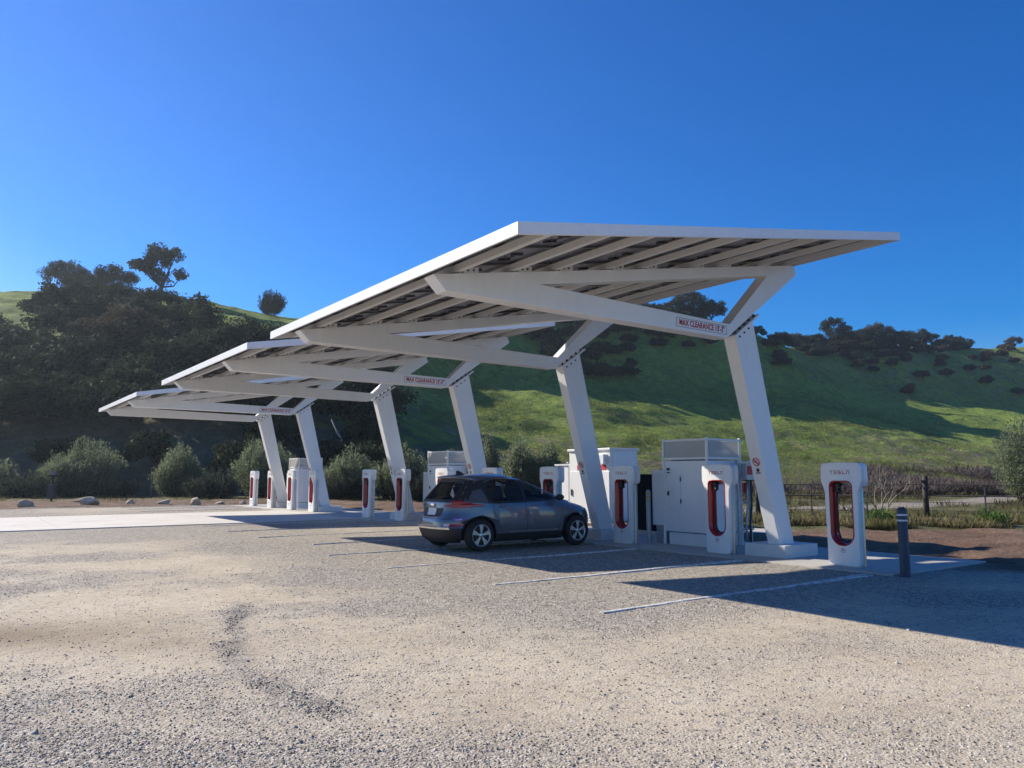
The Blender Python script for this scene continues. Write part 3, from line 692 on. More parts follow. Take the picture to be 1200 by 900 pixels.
# ------------------------------------------------------------------ supercharger cabinets
def cabinet(label, x, y, small=True):
    """origin at the near front corner; front faces -x; y runs away"""
    t = thing('power_cabinet', label, 'electrical cabinet', (x, y, .012), 0, 'white mesh-topped power cabinets')
    W, D = 1.28, 1.14
    mb = MB(); mb.box(.06, D-.04, .06, W-.06, 0, .28, bev=.01); mb.build('plinth', M['cab_white'], t)
    mb = MB(); mb.box(0, D, 0, W, .30, 1.92, bev=.02); mb.build('cabinet_body', M['cab_white'], t)
    mb = MB(); mb.box(-.018, .0, .78, 1.20, .82, 1.60, bev=.006); dr = mb.build('door', M['cab_white'], t)
    mb = MB(); mb.box(-.045, -.019, 1.12, 1.16, 1.12, 1.22, bev=.006); mb.build('handle', M['black'], dr)
    for z in (.95, 1.45):
        mb = MB(); mb.tube([(-.02, .775, z), (-.02, .775, z+.1)], .012, 8); mb.build('hinge', M['darkgrey'], dr)
    mb = MB(); mb.box(-.008, -.001, 1.10, 1.20, 1.70, 1.76); mb.box(-.008, -.001, 1.10, 1.20, 1.64, 1.665); mb.build('warning_label', M['darkgrey'], t)
    # louvre rows on the near side
    mb = MB()
    for i in range(9): mb.box(.25, .9, -.014, -.001, .5+.05*i, .525+.05*i)
    mb.build('louvre', M['cab_white'], t)
    # corner posts standing full height
    for (a, b) in ((-.03, -.03), (-.03, W-.02), (D-.02, -.03), (D-.02, W-.02)):
        mb = MB(); mb.box(a, a+.05, b, b+.05, 0, 2.44, bev=.005); mb.build('corner_post', M['cab_white'], t)
    # cage
    mb = MB()
    for z in (1.95, 2.37):
        mb.box(-.02, .01, .022, W-.022, z, z+.045); mb.box(D-.01, D+.02, .022, W-.022, z, z+.045)
        mb.box(.022, D-.022, -.02, .01, z, z+.045); mb.box(.022, D-.022, W-.01, W+.02, z, z+.045)
    mb.build('cage_frame', M['cab_white'], t)
    mb = MB(); mb.box(-.008, -.004, .022, W-.022, 1.997, 2.368); mb.box(.022, D-.022, -.008, -.004, 1.997, 2.368)
    mb.box(D+.002, D+.006, .022, W-.022, 1.997, 2.368); mb.box(.022, D-.022, W+.002, W+.006, 1.997, 2.368)
    mb.build('mesh_screen', M['screen'], t)
    mb = MB(); mb.box(.12, .95, .12, W-.12, 1.93, 2.16, bev=.02); mb.lathe([(.18, 2.16), (.18, 2.22), (.0, 2.22)], 18, centre=(.5, W/2, 0)); mb.build('cooling_unit', M['galv'], t)
    if small:
        mb = MB(); mb.box(.02, .5, W+.035, W+.42, .42, 1.70, bev=.012); mb.build('side_enclosure', M['cab_white'], t)
        mb = MB(); mb.box(.06, .46, W+.10, W+.34, 0, .42); mb.build('enclosure_stand', M['galv'], t)
    return t
c0 = cabinet('nearest mesh-topped power cabinet, mostly in shade beside a charging post', 13.62, 11.36)
dup(c0, (13.62, 22.46, .012), 'mesh-topped power cabinet in bright sun behind the roof of the grey car')
dup(c0, (13.62, 36.25, .012), 'farthest mesh-topped power cabinet, beyond the driveway at the left of the row')

# disconnect rack beside each cabinet
def rack(label, x, y):
    t = thing('disconnect_rack', label, 'electrical rack', (x, y, .012), 0, 'steel racks with red signs beside the cabinets')
    for a in (0, .42):
        mb = MB(); mb.box(a, a+.05, .0, .05, 0, 1.94, bev=.004); mb.build('upright', M['galv'], t)
    for z in (.35, .95, 1.55, 1.86):
        mb = MB(); mb.box(-.02, .50, -.022, -.002, z, z+.045); mb.build('cross_rail', M['galv'], t)
    mb = MB(); mb.box(.10, .44, -.17, -.024, 1.48, 1.84, bev=.01); mb.build('switch_box', M['galv'], t)
    mb = MB(); mb.box(.12, .30, -.176, -.171, 1.60, 1.80); mb.build('warning_sign', M['red_sign'], t)
    mb = MB(); mb.box(.12, .30, -.045, -.024, 1.20, 1.42); mb.build('warning_sign', M['red_sign'], t)
    mb = MB(); mb.box(.13, .44, -.19, -.02, 1.46, 1.478); mb.build('drip_shelf', M['black'], t)
    for a in (.36, .22):
        mb = MB(); mb.tube([(a, -.08, 1.46), (a, -.08, 1.1), (a+.03, -.06, .9), (a-.04, -.06, .5), (a-.04, -.06, 0)], .024, 8); mb.build('conduit', M['darkgrey'] if a > .3 else M['galv'], t)
    return t
r0 = rack('galvanised rack with red warning signs right of the nearest power cabinet', 14.42, 11.16)
dup(r0, (14.30, 22.28, .012), 'rack with red sign behind the leaning column above the car')

# switchgear
t = thing('switchgear_cabinet', 'large white switchgear cabinet with red labels in sun behind a leaning column', 'electrical cabinet', (17.6, 18.71, .03)); t.scale = (1.2, 1.22, 1.09)
mb = MB(); mb.box(0, 1.05, 0, 1.70, .06, 2.20, bev=.012); mb.build('cabinet_body', M['cab_white'], t)
mb = MB(); mb.box(-.05, 1.10, -.04, 1.74, 2.202, 2.27, bev=.01); mb.build('roof', M['cab_white'], t)
mb = MB(); mb.box(-.03, 1.08, -.03, 1.73, 0, .058); mb.build('plinth', M['concrete'], t)
mb = MB(); mb.box(-.14, -.002, .12, .36, 1.78, 2.08, bev=.01); mb.build('vent_hood', M['cab_white'], t)
for (a, b) in ((.16, .42), (1.12, 1.36)):
    mb = MB(); mb.box(-.006, -.001, a, b, 1.60, 1.76); mb.build('warning_label', M['red_sign'], t)
for (a, b) in ((.03, .83), (.87, 1.67)):
    mb = MB(); mb.box(-.02, -.0015, a, b, .12, 1.56, bev=.005); d = mb.build('door', M['cab_white'], t)
    mb = MB(); mb.box(-.05, -.021, b-.1, b-.07, .8, 1.0); mb.build('handle', M['darkgrey'], d)
mb = MB(); mb.box(.08, .97, -.02, -.0015, .12, 2.10, bev=.005); d = mb.build('side_door', M['cab_white'], t)
t = thing('meter_cabinet', 'lower white meter cabinet with a red label left of the large switchgear', 'electrical cabinet', (17.62, 20.88, .03)); t.scale = (1.1, .95, 1.05)
mb = MB(); mb.box(0, .9, 0, .72, .0, 1.82, bev=.012); mb.build('cabinet_body', M['cab_white'], t)
mb = MB(); mb.box(-.04, .94, -.02, .75, 1.822, 1.87); mb.build('roof', M['cab_white'], t)
mb = MB(); mb.box(-.006, -.001, .38, .56, 1.48, 1.80); mb.build('warning_label', M['red_sign'], t)
for a in (.2, .5):
    mb = MB(); mb.tube([(a, .3, 1.87), (a, .3, 1.95)], .03, 8); mb.build('vent_stub', M['galv'], t)
t = thing('transformer', 'dark green-black transformer box between the switchgear and near cabinet', 'transformer', (15.45, 13.55, .012))
mb = MB(); mb.box(0, 1.3, 0, 1.85, .10, 1.62, bev=.02); M['transformer'] = simple('dark_transformer_paint', (.008, .012, .015), .8, var=.1, spec=.1); mb.build('tank', M['transformer'], t)
mb = MB(); mb.box(-.06, 1.36, -.06, 1.91, 0, .098); mb.build('plinth', M['concrete'], t)
for a in (.06, .96):
    mb = MB(); mb.box(-.018, -.001, a, a+.82, .2, 1.5, bev=.004); mb.build('door', M['transformer'], t)
# yellow-banded guard bollard between
t = thing('guard_pipe', 'short steel guard pipe with yellow bands right of the third charging post', 'bollard', (13.6, 13.15, .012))
mb = MB(); mb.lathe([(.055, 0), (.055, 1.2), (.03, 1.24), (0, 1.245)], 16); mb.build('post', M['galv'], t)
M['yellow'] = simple('yellow_tape', (.55, .38, .03), .5)
for z in (.98, 1.06, 1.14):
    mb = MB(); mb.lathe([(.0565, z), (.0565, z+.035)], 16); mb.build('yellow_band', M['yellow'], t)

# parking sign
t = thing('parking_sign', 'blue and red accessible parking sign on a thin post by the far cabinet', 'sign', (13.75, 35.02, .012))
mb = MB(); mb.tube([(0, 0, 0), (0, 0, 3.2)], .03, 8); mb.build('post', M['galv'], t)
mb = MB(); mb.box(-.045, -.032, -.24, .24, 2.42, 3.18); mb.build('blue_plate', M['sign_blue'], t)
mb = MB(); mb.box(-.045, -.032, -.24, .24, 1.85, 2.40); mb.build('red_plate', M['red_sign'], t)
mb = MB()
def SG(u, v): return (-.0475, -u, 2.86+v)
n = 16
mb.add([SG(.025*math.cos(2*PI*k/n)-.01, .17+.025*math.sin(2*PI*k/n)) for k in range(n)], [tuple(range(n))])
for a, b, c, d in ((-.03, 0, .01, .13), (-.03, 0, .09, .03), (.06, -.08, .09, .02)): mb.add([SG(a, b), SG(c, b), SG(c, d), SG(a, d)], [(0, 1, 2, 3)])
mb.add([SG(r*math.cos(a)-.02, -.06+r*math.sin(a)) for r in (.075, .095) for a in np.linspace(PI*.7, PI*1.85, 14)], [(k, k+1, 15+k, 14+k) for k in range(13)])
mb.build('wheelchair_symbol', M['shell_white'], t)

# ------------------------------------------------------------------ car
def car():
    S = 1.03
    t = thing('parked_car', 'dark grey hatchback car parked nose-in at the charging stall', 'car', (10.565, 14.66, 0)); t.scale = (S, S, S)
    zs = [.17, .20, .25, .30, .34, .36, .42, .48, .52, .57, .62, .68, .74, .80, .85, .89, .92, .95, .98, 1.01, 1.04, 1.07, 1.10, 1.15, 1.20, 1.25, 1.30, 1.35, 1.40, 1.44, 1.475, 1.50, 1.52, 1.54, 1.555, 1.57, 1.58, 1.588, 1.592]
    def xr(z): return np.interp(z, [.17, .25, .36, .48, .60, .70, .76, .86, .95, 1.05, 1.2, 1.35, 1.44, 1.475, 1.50, 1.52, 1.54, 1.56, 1.58, 1.592], [-1.90, -2.0, -2.05, -2.083, -2.08, -2.04, -1.985, -1.975, -1.965, -1.93, -1.79, -1.645, -1.555, -1.60, -1.67, -1.665, -1.58, -1.42, -1.05, -.7])
    def xf(z): return np.interp(z, [.17, .3, .5, .65, .75, .82, .88, .93, .98, 1.02, 1.06, 1.1, 1.2, 1.3, 1.4, 1.47, 1.52, 1.56, 1.58, 1.592], [1.90, 2.03, 2.083, 2.07, 2.02, 1.93, 1.78, 1.58, 1.38, 1.22, 1.10, 1.0, .76, .50, .20, -.04, -.22, -.40, -.50, -.58])
    def hwid(z): return np.interp(z, [.17, .25, .34, .5, .65, .8, .9, .97, 1.02, 1.08, 1.2, 1.35, 1.46, 1.50, 1.54, 1.57, 1.58, 1.592], [.76, .83, .86, .878, .8825, .876, .862, .845, .82, .79, .745, .685, .635, .61, .55, .44, .37, .25])
    n = 64; rings = []
    for z in zs:
        a, b, w = xr(z), xf(z), hwid(z); R_ = []
        for k in range(n):
            th = 2*PI*k/n; c, s = math.cos(th), math.sin(th)
            ex = 4.2 if c < 0 else 2.9
            if z > .95: ex = 5.0 if c < 0 else 3.6
            d = (abs(c)**ex+abs(s)**ex)**(-1/ex); ux, uy = c*d, s*d
            x = (a+b)/2+ux*(b-a)/2; y = uy*w
            # tail tapers in plan, waist crease
            if x < -1.2 and z > .5: y *= 1-.10*((-1.2-x)/.9)**1.6
            R_.append((x, y, z))
        rings.append(R_)
    vs = [p for r in rings for p in r]; fs = []
    for i in range(len(zs)-1):
        for k in range(n): fs.append((i*n+k, i*n+(k+1) % n, (i+1)*n+(k+1) % n, (i+1)*n+k))
    me = bpy.data.meshes.new('car_body'); fs2 = fs+[tuple(range(n))[::-1], tuple(range((len(zs)-1)*n, len(zs)*n))]
    me.from_pydata(vs, [], fs2)
    bvh_src = MB(); bvh_src.add(vs, fs2)
    bvh = BVHTree.FromPolygons([Vector(p) for p in vs], [tuple(f) for f in fs2])
    for m in (M['carpaint'], M['car_trim'], M['black']): me.materials.append(m)
    bm = bmesh.new(); bm.from_mesh(me); bmesh.ops.recalc_face_normals(bm, faces=bm.faces); bm.to_mesh(me); bm.free()
    for p in me.polygons:
        p.use_smooth = True
        if p.center.z < .34 or (p.center.x < -1.6 and p.center.z < .47): p.material_index = 1
    body = obj_from('body', me)
    RW, FW = -1.325, 1.285; WR = .325
    for x in (RW, FW):
        bm = bmesh.new(); bmesh.ops.create_cone(bm, cap_ends=True, segments=48, radius1=.385, radius2=.385, depth=3)
        bmesh.ops.rotate(bm, cent=(0, 0, 0), matrix=Matrix.Rotation(PI/2, 3, 'X'), verts=bm.verts); bmesh.ops.translate(bm, vec=(x, 0, WR+.005), verts=bm.verts)
        cm = bpy.data.meshes.new('cut'); bm.to_mesh(cm); bm.free(); co = obj_from('cut', cm)
        for m in (M['black'],): cm.materials.append(m)
        md = body.modifiers.new('b', 'BOOLEAN'); md.operation = 'DIFFERENCE'; md.object = co; md.solver = 'EXACT'; md.material_mode = 'TRANSFER'
        bpy.context.view_layer.update(); dg = bpy.context.evaluated_depsgraph_get()
        nm = bpy.data.meshes.new_from_object(body.evaluated_get(dg)); body.modifiers.clear(); body.data = nm; bpy.data.objects.remove(co)
    body.data.name = 'car_body'
    # hollow cabin and window openings
    crings = []
    cz = [.76, .9, 1.0, 1.1, 1.2, 1.3, 1.4, 1.46, 1.50, 1.535]
    for z in cz:
        a, b, w = xr(z)+.09, min(xf(z)-.09, .98), hwid(z)-.06; R_ = []
        for k in range(n):
            th = 2*PI*k/n; c, s = math.cos(th), math.sin(th); d = (abs(c)**5+abs(s)**5)**(-.2)
            x = (a+b)/2+c*d*(b-a)/2; y = s*d*w*(1-(.11*max(0, (-1.1-x)/.9)**1.3))
            R_.append((x, y, z))
        crings += R_
    cf = [(i*n+k, i*n+(k+1) % n, (i+1)*n+(k+1) % n, (i+1)*n+k) for i in range(len(cz)-1) for k in range(n)]+[tuple(range(n))[::-1], tuple(range((len(cz)-1)*n, len(cz)*n))]
    RDW = [(-.98, 1.01), (-.20, 1.02), (-.22, 1.455), (-.5, 1.47), (-.85, 1.455), (-1.0, 1.42), (-1.10, 1.30), (-1.13, 1.12)]
    FDW = [(-.13, 1.02), (.66, 1.045), (.66, 1.195), (.42, 1.29), (.1, 1.385), (-.13, 1.44)]
    QW = [(.71, 1.05), (.93, 1.06), (.71, 1.165)]
    RW_ = [(-.56, 1.05), (.56, 1.05), (.50, 1.41), (-.50, 1.41)]; WS_ = [(-.58, 1.12), (.58, 1.12), (.46, 1.43), (-.46, 1.43)]
    def cutter(vs_c, fs_c):
        mb = MB(); mb.add(vs_c, fs_c); return mb.mesh('cut', M['black'])
    def prism_xz(P, y0=-1.2, y1=1.2):
        m = len(P); return cutter([(u, y0, v) for u, v in P]+[(u, y1, v) for u, v in P], [tuple(range(m)), tuple(range(m, 2*m))[::-1]]+[(k, k+m, (k+1) % m+m, (k+1) % m) for k in range(m)])
    def prism_yz(P, x0, x1):
        m = len(P); return cutter([(x0, u, v) for u, v in P]+[(x1, u, v) for u, v in P], [tuple(range(m)), tuple(range(m, 2*m))[::-1]]+[(k, k+m, (k+1) % m+m, (k+1) % m) for k in range(m)])
    for cm in (cutter(crings, cf), prism_xz(RDW), prism_xz(FDW), prism_yz(RW_, -2.6, -1.25), prism_yz(WS_, -.15, 1.6)):
        co = obj_from('cut', cm); md = body.modifiers.new('b', 'BOOLEAN'); md.operation = 'DIFFERENCE'; md.object = co; md.solver = 'EXACT'; md.material_mode = 'TRANSFER'
        bpy.context.view_layer.update(); dg = bpy.context.evaluated_depsgraph_get()
        nm = bpy.data.meshes.new_from_object(body.evaluated_get(dg)); body.modifiers.clear(); body.data = nm; bpy.data.objects.remove(co)
    body.parent = t
    def seat(x, y, w, name):
        mb = MB(); mb.box(x-.24, x+.26, y-w/2, y+w/2, .78, .90, bev=.04); mb.bar((x-.22, y, .86), (x-.36, y, 1.30), w, .11)
        if w < .8: mb.box(x-.44, x-.35, y-.12, y+.12, 1.31, 1.45, bev=.03)
        else:
            for q in (-.38, .38): mb.box(x-.43, x-.35, q-.12, q+.12, 1.30, 1.40, bev=.03)
        mb.build(name, M['seat'], t)
    seat(.16, -.36, .48, 'seat'); seat(.16, .36, .48, 'seat'); seat(-.72, 0, 1.18, 'rear_bench')
    mb = MB(); mb.box(.62, .95, -.66, .66, .80, 1.03, bev=.03); mb.build('dashboard', M['car_trim'], t)
    mb = MB(); mb.tube([(.52+.04*math.sin(a), .36+.18*math.cos(a), 1.02+.17*math.sin(a)) for a in np.linspace(0, 2*PI, 20)], .015, 6, cap=False); mb.build('steering_wheel', M['black'], t)
    # arch through whole width is closed inside by a dark underbody block
    mb = MB(); mb.box(-1.75, 1.75, -.60, .60, .22, .80, 0); mb.build('underbody', M['black'], t)
    # projected patches
    def side(name, poly, mat, off=.004, sgn=-1, parent=t, step=.035, holes=()):
        return patch(name, poly, mat, lambda u, v: (Vector((u, sgn*3, v)), Vector((0, -sgn, 0))), off, parent, step, holes)
    def rearp(name, poly, mat, off=.004, parent=t, step=.035, holes=()):
        return patch(name, poly, mat, lambda u, v: (Vector((-4, u, v)), Vector((1, 0, 0))), off, parent, step, holes)
    def patch(name, poly, mat, ray, off, parent, step, holes=()):
        # subdivide polygon into a fine triangulation then project
        bm = bmesh.new(); vv = [bm.verts.new((u, v, 0)) for u, v in poly]; bm.faces.new(vv)
        us = [p[0] for p in poly]; vs_ = [p[1] for p in poly]
        for ax, lo, hi in ((0, min(us), max(us)), (1, min(vs_), max(vs_))):
            q = lo+step
            while q < hi-.003:
                co = (q, 0, 0) if ax == 0 else (0, q, 0); no = (1, 0, 0) if ax == 0 else (0, 1, 0)
                bmesh.ops.bisect_plane(bm, geom=bm.verts[:]+bm.edges[:]+bm.faces[:], plane_co=co, plane_no=no, dist=1e-5); q += step
        for H_ in holes:
            for i in range(len(H_)):
                (a, b), (c, d) = H_[i], H_[(i+1) % len(H_)]
                bmesh.ops.bisect_plane(bm, geom=bm.verts[:]+bm.edges[:]+bm.faces[:], plane_co=(a, b, 0), plane_no=Vector((-(d-b), c-a, 0)).normalized(), dist=1e-5)
        def inpoly(x, y, P):
            r = False
            for i in range(len(P)):
                (a, b), (c, d) = P[i], P[i-1]
                if (b > y) != (d > y) and x < (c-a)*(y-b)/(d-b)+a: r = not r
            return r
        if holes:
            bm.faces.ensure_lookup_table()
            bmesh.ops.delete(bm, geom=[f for f in bm.faces if any(inpoly(f.calc_center_median().x, f.calc_center_median().y, H_) for H_ in holes)], context='FACES')
        bmesh.ops.triangulate(bm, faces=bm.faces[:])
        for v in bm.verts:
            o_, d_ = ray(v.co.x, v.co.y); hit = bvh.ray_cast(o_, d_)
            if hit[0] is not None: v.co = hit[0]+(hit[1] if hit[1].dot(d_) < 0 else -hit[1])*off
            else:
                h2 = bvh.find_nearest(o_+d_*2); v.co = h2[0]+h2[1]*off
        for f in bm.faces: f.smooth = True
        m_ = bpy.data.meshes.new(name); bm.to_mesh(m_); bm.free(); m_.materials.append(mat)
        return obj_from(name, m_, parent)
    def line(name, pts, w, mat, off=.006, sgn=-1, parent=t):
        P = []
        for i in range(len(pts)-1):
            (a, b), (c, d) = pts[i], pts[i+1]; k = max(1, int(math.hypot(c-a, d-b)/.05))
            for j in range(k): P.append((a+(c-a)*j/k, b+(d-b)*j/k))
        P.append(pts[-1]); V = []
        for i, (u, v) in enumerate(P):
            a = P[max(i-1, 0)]; b = P[min(i+1, len(P)-1)]; tx, tz = b[0]-a[0], b[1]-a[1]; l = math.hypot(tx, tz) or 1; nx, nz = -tz/l*w/2, tx/l*w/2
            for s_ in (-1, 1):
                hit = bvh.ray_cast(Vector((u+s_*nx, sgn*3, v+s_*nz)), Vector((0, -sgn, 0)))
                V.append((hit[0]+hit[1]*off) if hit[0] is not None else Vector((u, sgn*.6, v)))
        m_ = MB(); m_.add(V, [(2*i, 2*i+1, 2*i+3, 2*i+2) for i in range(len(P)-1)], 0, True); return m_.build(name, mat, parent)
    for sg in (-1, 1):
        # glasshouse
        side('glass_surround', [(-1.62, 1.06), (-1.30, .985), (-.9, .96), (.2, .99), (1.02, 1.035), (.98, 1.09), (.72, 1.205), (.44, 1.31), (.12, 1.41), (-.15, 1.468), (-.5, 1.488), (-.9, 1.478), (-1.25, 1.44), (-1.42, 1.375), (-1.54, 1.25)], M['car_trim'], .003, sg, holes=(RDW, FDW))
        side('rear_door_window', [(-.98, 1.01), (-.20, 1.02), (-.22, 1.455), (-.5, 1.47), (-.85, 1.455), (-1.0, 1.42), (-1.10, 1.30), (-1.13, 1.12)], M['glass'], .006, sg)
        side('front_door_window', [(-.13, 1.02), (.66, 1.045), (.66, 1.195), (.42, 1.29), (.1, 1.385), (-.13, 1.44)], M['glass'], .006, sg)
        side('quarter_window', [(.71, 1.05), (.93, 1.06), (.71, 1.165)], M['glass'], .006, sg)
        side('pillar_panel', [(-1.56, 1.06), (-1.50, .995), (-1.12, .97), (-1.16, 1.12), (-1.24, 1.27), (-1.44, 1.23)], M['carpaint'], .007, sg)
        line('window_chrome', [(-1.16, 1.405), (-.95, 1.468), (-.5, 1.482), (-.1, 1.455), (.2, 1.38), (.5, 1.285), (.8, 1.17), (1.02, 1.06)], .014, M['chrome'], .009, sg)
        # doors
        line('door_seam', [(-.985, .99), (-1.02, .82), (-.90, .62), (-.80, .42), (-.78, .36)], .009, M['black'], .003, sg)
        line('door_seam', [(-.165, 1.0), (-.16, .7), (-.13, .37)], .009, M['black'], .003, sg)
        line('door_seam', [(.90, 1.02), (.86, .8), (.80, .5), (.76, .37)], .009, M['black'], .003, sg)
        line('sill_chrome', [(-.62, .375), (.72, .375)], .030, M['chrome'], .010, sg)
        for hx in (-.78, .06):
            hit = bvh.ray_cast(Vector((hx, sg*3, .90)), Vector((0, -sg, 0)))[0]
            mb = MB(); mb.box(-.085, .085, -.016, .016, -.016, .016, bev=.008); mb.build('door_handle', M['carpaint'], t, (hx, hit.y+sg*.016, .905))
        # mirror
        mb = MB(); bm = bmesh.new(); bmesh.ops.create_icosphere(bm, subdivisions=3, radius=1)
        bmesh.ops.scale(bm, vec=(.095, .10, .068), verts=bm.verts); bmesh.ops.translate(bm, vec=(.70, sg*.955, 1.075), verts=bm.verts); mb.bm(bm, 0, True)
        mb.bar((.74, sg*.80, 1.03), (.72, sg*.90, 1.055), .05, .03); mb.build('side_mirror', M['car_trim'], t)
        # tail lamp: wraps to side
        side('tail_lamp', [(-1.87, 1.02), (-1.72, 1.045), (-1.60, .985), (-1.22, .955), (-1.24, .912), (-1.72, .875), (-1.87, .878)], M['lens_red'], .014, sg, step=.02)
        y0, y1 = (-.78, -.42) if sg < 0 else (.42, .78)
        rearp('tail_lamp', [(y0, .885), (y1, .91) if sg < 0 else (y1, .885), (y1, .935) if sg < 0 else (y1, .99), (y0, .99) if sg < 0 else (y0, .935)] if sg < 0 else [(.42, .91), (.78, .885), (.78, .99), (.42, .935)], M['lens_red'], .014)
        side('head_lamp', [(1.55, .80), (1.86, .72), (1.80, .79), (1.50, .88)], M['lens_white'], .008, sg)
        rearp('bumper_reflector', [(sg*.60, .50), (sg*.60, .57), (sg*.74, .575), (sg*.74, .505)] if sg > 0 else [(-.74, .505), (-.74, .575), (-.60, .57), (-.60, .50)], M['lens_red'], .012)
        rearp('reversing_lamp', [(sg*.50, .51), (sg*.50, .56), (sg*.595, .57), (sg*.595, .50)] if sg > 0 else [(-.595, .50), (-.595, .57), (-.50, .56), (-.50, .51)], M['lens_white'], .012)
    side('sticker', [(-1.86, .62), (-1.68, .63), (-1.68, .69), (-1.86, .68)], M['sticker_p'], .009)
    side('sticker', [(-1.835, .637), (-1.705, .645), (-1.705, .672), (-1.835, .665)], M['sticker_w'], .0105)
    rearp('sticker', [(-.76, .655), (-.62, .655), (-.62, .69), (-.76, .69)], M['sticker_p'], .012)
    # hatch glass and body pieces
    rearp('rear_window_surround', [(-.72, .995), (.72, .995), (.60, 1.46), (-.60, 1.46)], M['car_trim'], .003, holes=(RW_,))
    rearp('rear_window', [(-.56, 1.05), (.56, 1.05), (.50, 1.41), (-.50, 1.41)], M['glass'], .008)
    mb = MB(); mb.bar((-2.0+.06, .0, 1.075), (-1.83, -.34, 1.13), .012, .014); mb.build('rear_wiper', M['black'], t)
    rearp('plate_recess', [(-.34, .70), (.34, .70), (.40, .88), (-.40, .88)], M['car_trim'], .004)
    rearp('licence_plate', [(-.16, .725), (.16, .725), (.16, .875), (-.16, .875)], M['plate'], .012)
    rearp('hatch_seam', [(-.66, .655), (.66, .655), (.66, .664), (-.66, .664)], M['black'], .004)
    rearp('bumper_chrome', [(-.62, .455), (.62, .455), (.60, .485), (-.60, .485)], M['chrome'], .012)
    mb = MB(); X_ = -1.99
    mb.add([(X_, y, .945+z) for y, z in ((-.075, -.018), (-.02, -.018), (-.02, -.03), (.02, -.03), (.02, -.018), (.075, -.018), (.085, .018), (.02, .018), (.02, .03), (-.02, .03), (-.02, .018), (-.065, .018))], [(0, 1, 10, 11), (1, 2, 3, 4, 7, 8, 9, 10), (4, 5, 6, 7)]); mb.build('emblem', M['chrome'], t)
    mb = MB(); mb.prism([[(-1.42, 1.545), (-1.20, 1.575), (-1.36, 1.655), (-1.40, 1.655)]], -.014, .014); fin = mb.build('antenna_fin', M['car_trim'], t)
    # rear spoiler underside lamp & windshield
    patch('windshield', [(-.60, 1.10), (.60, 1.10), (.48, 1.45), (-.48, 1.45)], M['glass'], lambda u, v: (Vector((4, u, v)), Vector((-1, 0, 0))), .006, t, .04)
    # wheels
    def wheel(x, sg):
        w = bpy.data.objects.new('wheel', None); C.objects.link(w); w.parent = t; w.location = (x, sg*.775, WR); w.empty_display_size = .1
        if sg > 0: w.rotation_euler = (0, 0, PI)
        mb = MB(); mb.lathe([(.222, -.10), (.245, -.108), (.30, -.104), (.318, -.092), (.325, -.07), (.325, .07), (.318, .092), (.30, .104), (.245, .1), (.222, .09)], 48, axis='y'); mb.build('tyre', M['rubber'], w)
        mb = MB(); mb.lathe([(.222, .09), (.205, .07), (.205, -.085), (.213, -.098), (.224, -.101), (.228, -.094)], 48, axis='y')
        for k in range(5):
            a = 2*PI*k/5+.3
            for da, o_ in ((-.17, -.02), (.17, .02)):
                p = Vector((math.cos(a)*.045, -.085, math.sin(a)*.045)); q = Vector((math.cos(a+da)*.21, -.088, math.sin(a+da)*.21)); mb.bar(p, q, .026, .02, 0, up=(0, 1, 0))
            p = Vector((math.cos(a)*.14, -.083, math.sin(a)*.14)); q = Vector((math.cos(a)*.205, -.083, math.sin(a)*.205)); mb.bar(p, q, .03, .012, 0, up=(0, 1, 0))
        mb.lathe([(.055, -.07), (.055, -.09), (.045, -.098), (0, -.099)], 20, axis='y'); mb.build('rim', M['alloy'], w)
        mb = MB(); mb.lathe([(.2, -.02), (0, -.02)], 32, axis='y'); mb.lathe([(.15, -.045), (.02, -.05)], 32, axis='y', mi=1); mb.build('brake_disc', [M['black'], M['darkgrey']], w)
    for x in (RW, FW):
        for sg in (-1, 1): wheel(x, sg)
    return t
car()

# ------------------------------------------------------------------ rocks
def rock(label, X, Y, w, h, d, seed):
    bm = bmesh.new(); bmesh.ops.create_icosphere(bm, subdivisions=3, radius=1); g = random.Random(seed)
    pl = [(Vector((g.gauss(0, 1), g.gauss(0, 1), g.gauss(0, 1))).normalized(), g.uniform(.45, .8)) for _ in range(13)]
    for v in bm.verts:
        for nrm, dd in pl:
            k = v.co.dot(nrm)
            if k > dd: v.co -= nrm*(k-dd)
        v.co *= 1+g.uniform(-.02, .02)
    w *= .86; h *= .86; bmesh.ops.scale(bm, vec=(w/2*1.2, d/2*1.2, h*.75), verts=bm.verts)
    mb = MB(); mb.bm(bm); x, y, _ = cw(X, Y); o = mb.build('boulder', M['rock'], None, (x, y, h*.34)); o.rotation_euler = (0, 0, -TH+g.uniform(-.2, .2))
    tag(o, label, 'boulder', 'boulders along the edge of the gravel')
for a in (('smooth pale boulder nearest the left edge of the gravel', -24.8, 39.7, .85, .42, .6, 1), ('long pointed boulder rising to its right end', -22.3, 41.0, 1.3, .52, .6, 2), ('small boulder between the long pointed one and the dark flat one', -20.6, 42.0, .6, .36, .5, 3),
          ('dark flat boulder third from the right of the line', -19.2, 42.8, .85, .36, .6, 4), ('blocky cube-like pale boulder, tallest in the line', -17.5, 43.0, .72, .56, .55, 5), ('low flat brown stone right of the blocky boulder', -16.3, 43.4, .75, .22, .5, 6),
          ('smallest brown stone at the right of the boulder line', -15.1, 43.6, .55, .24, .4, 7)): rock(*a)

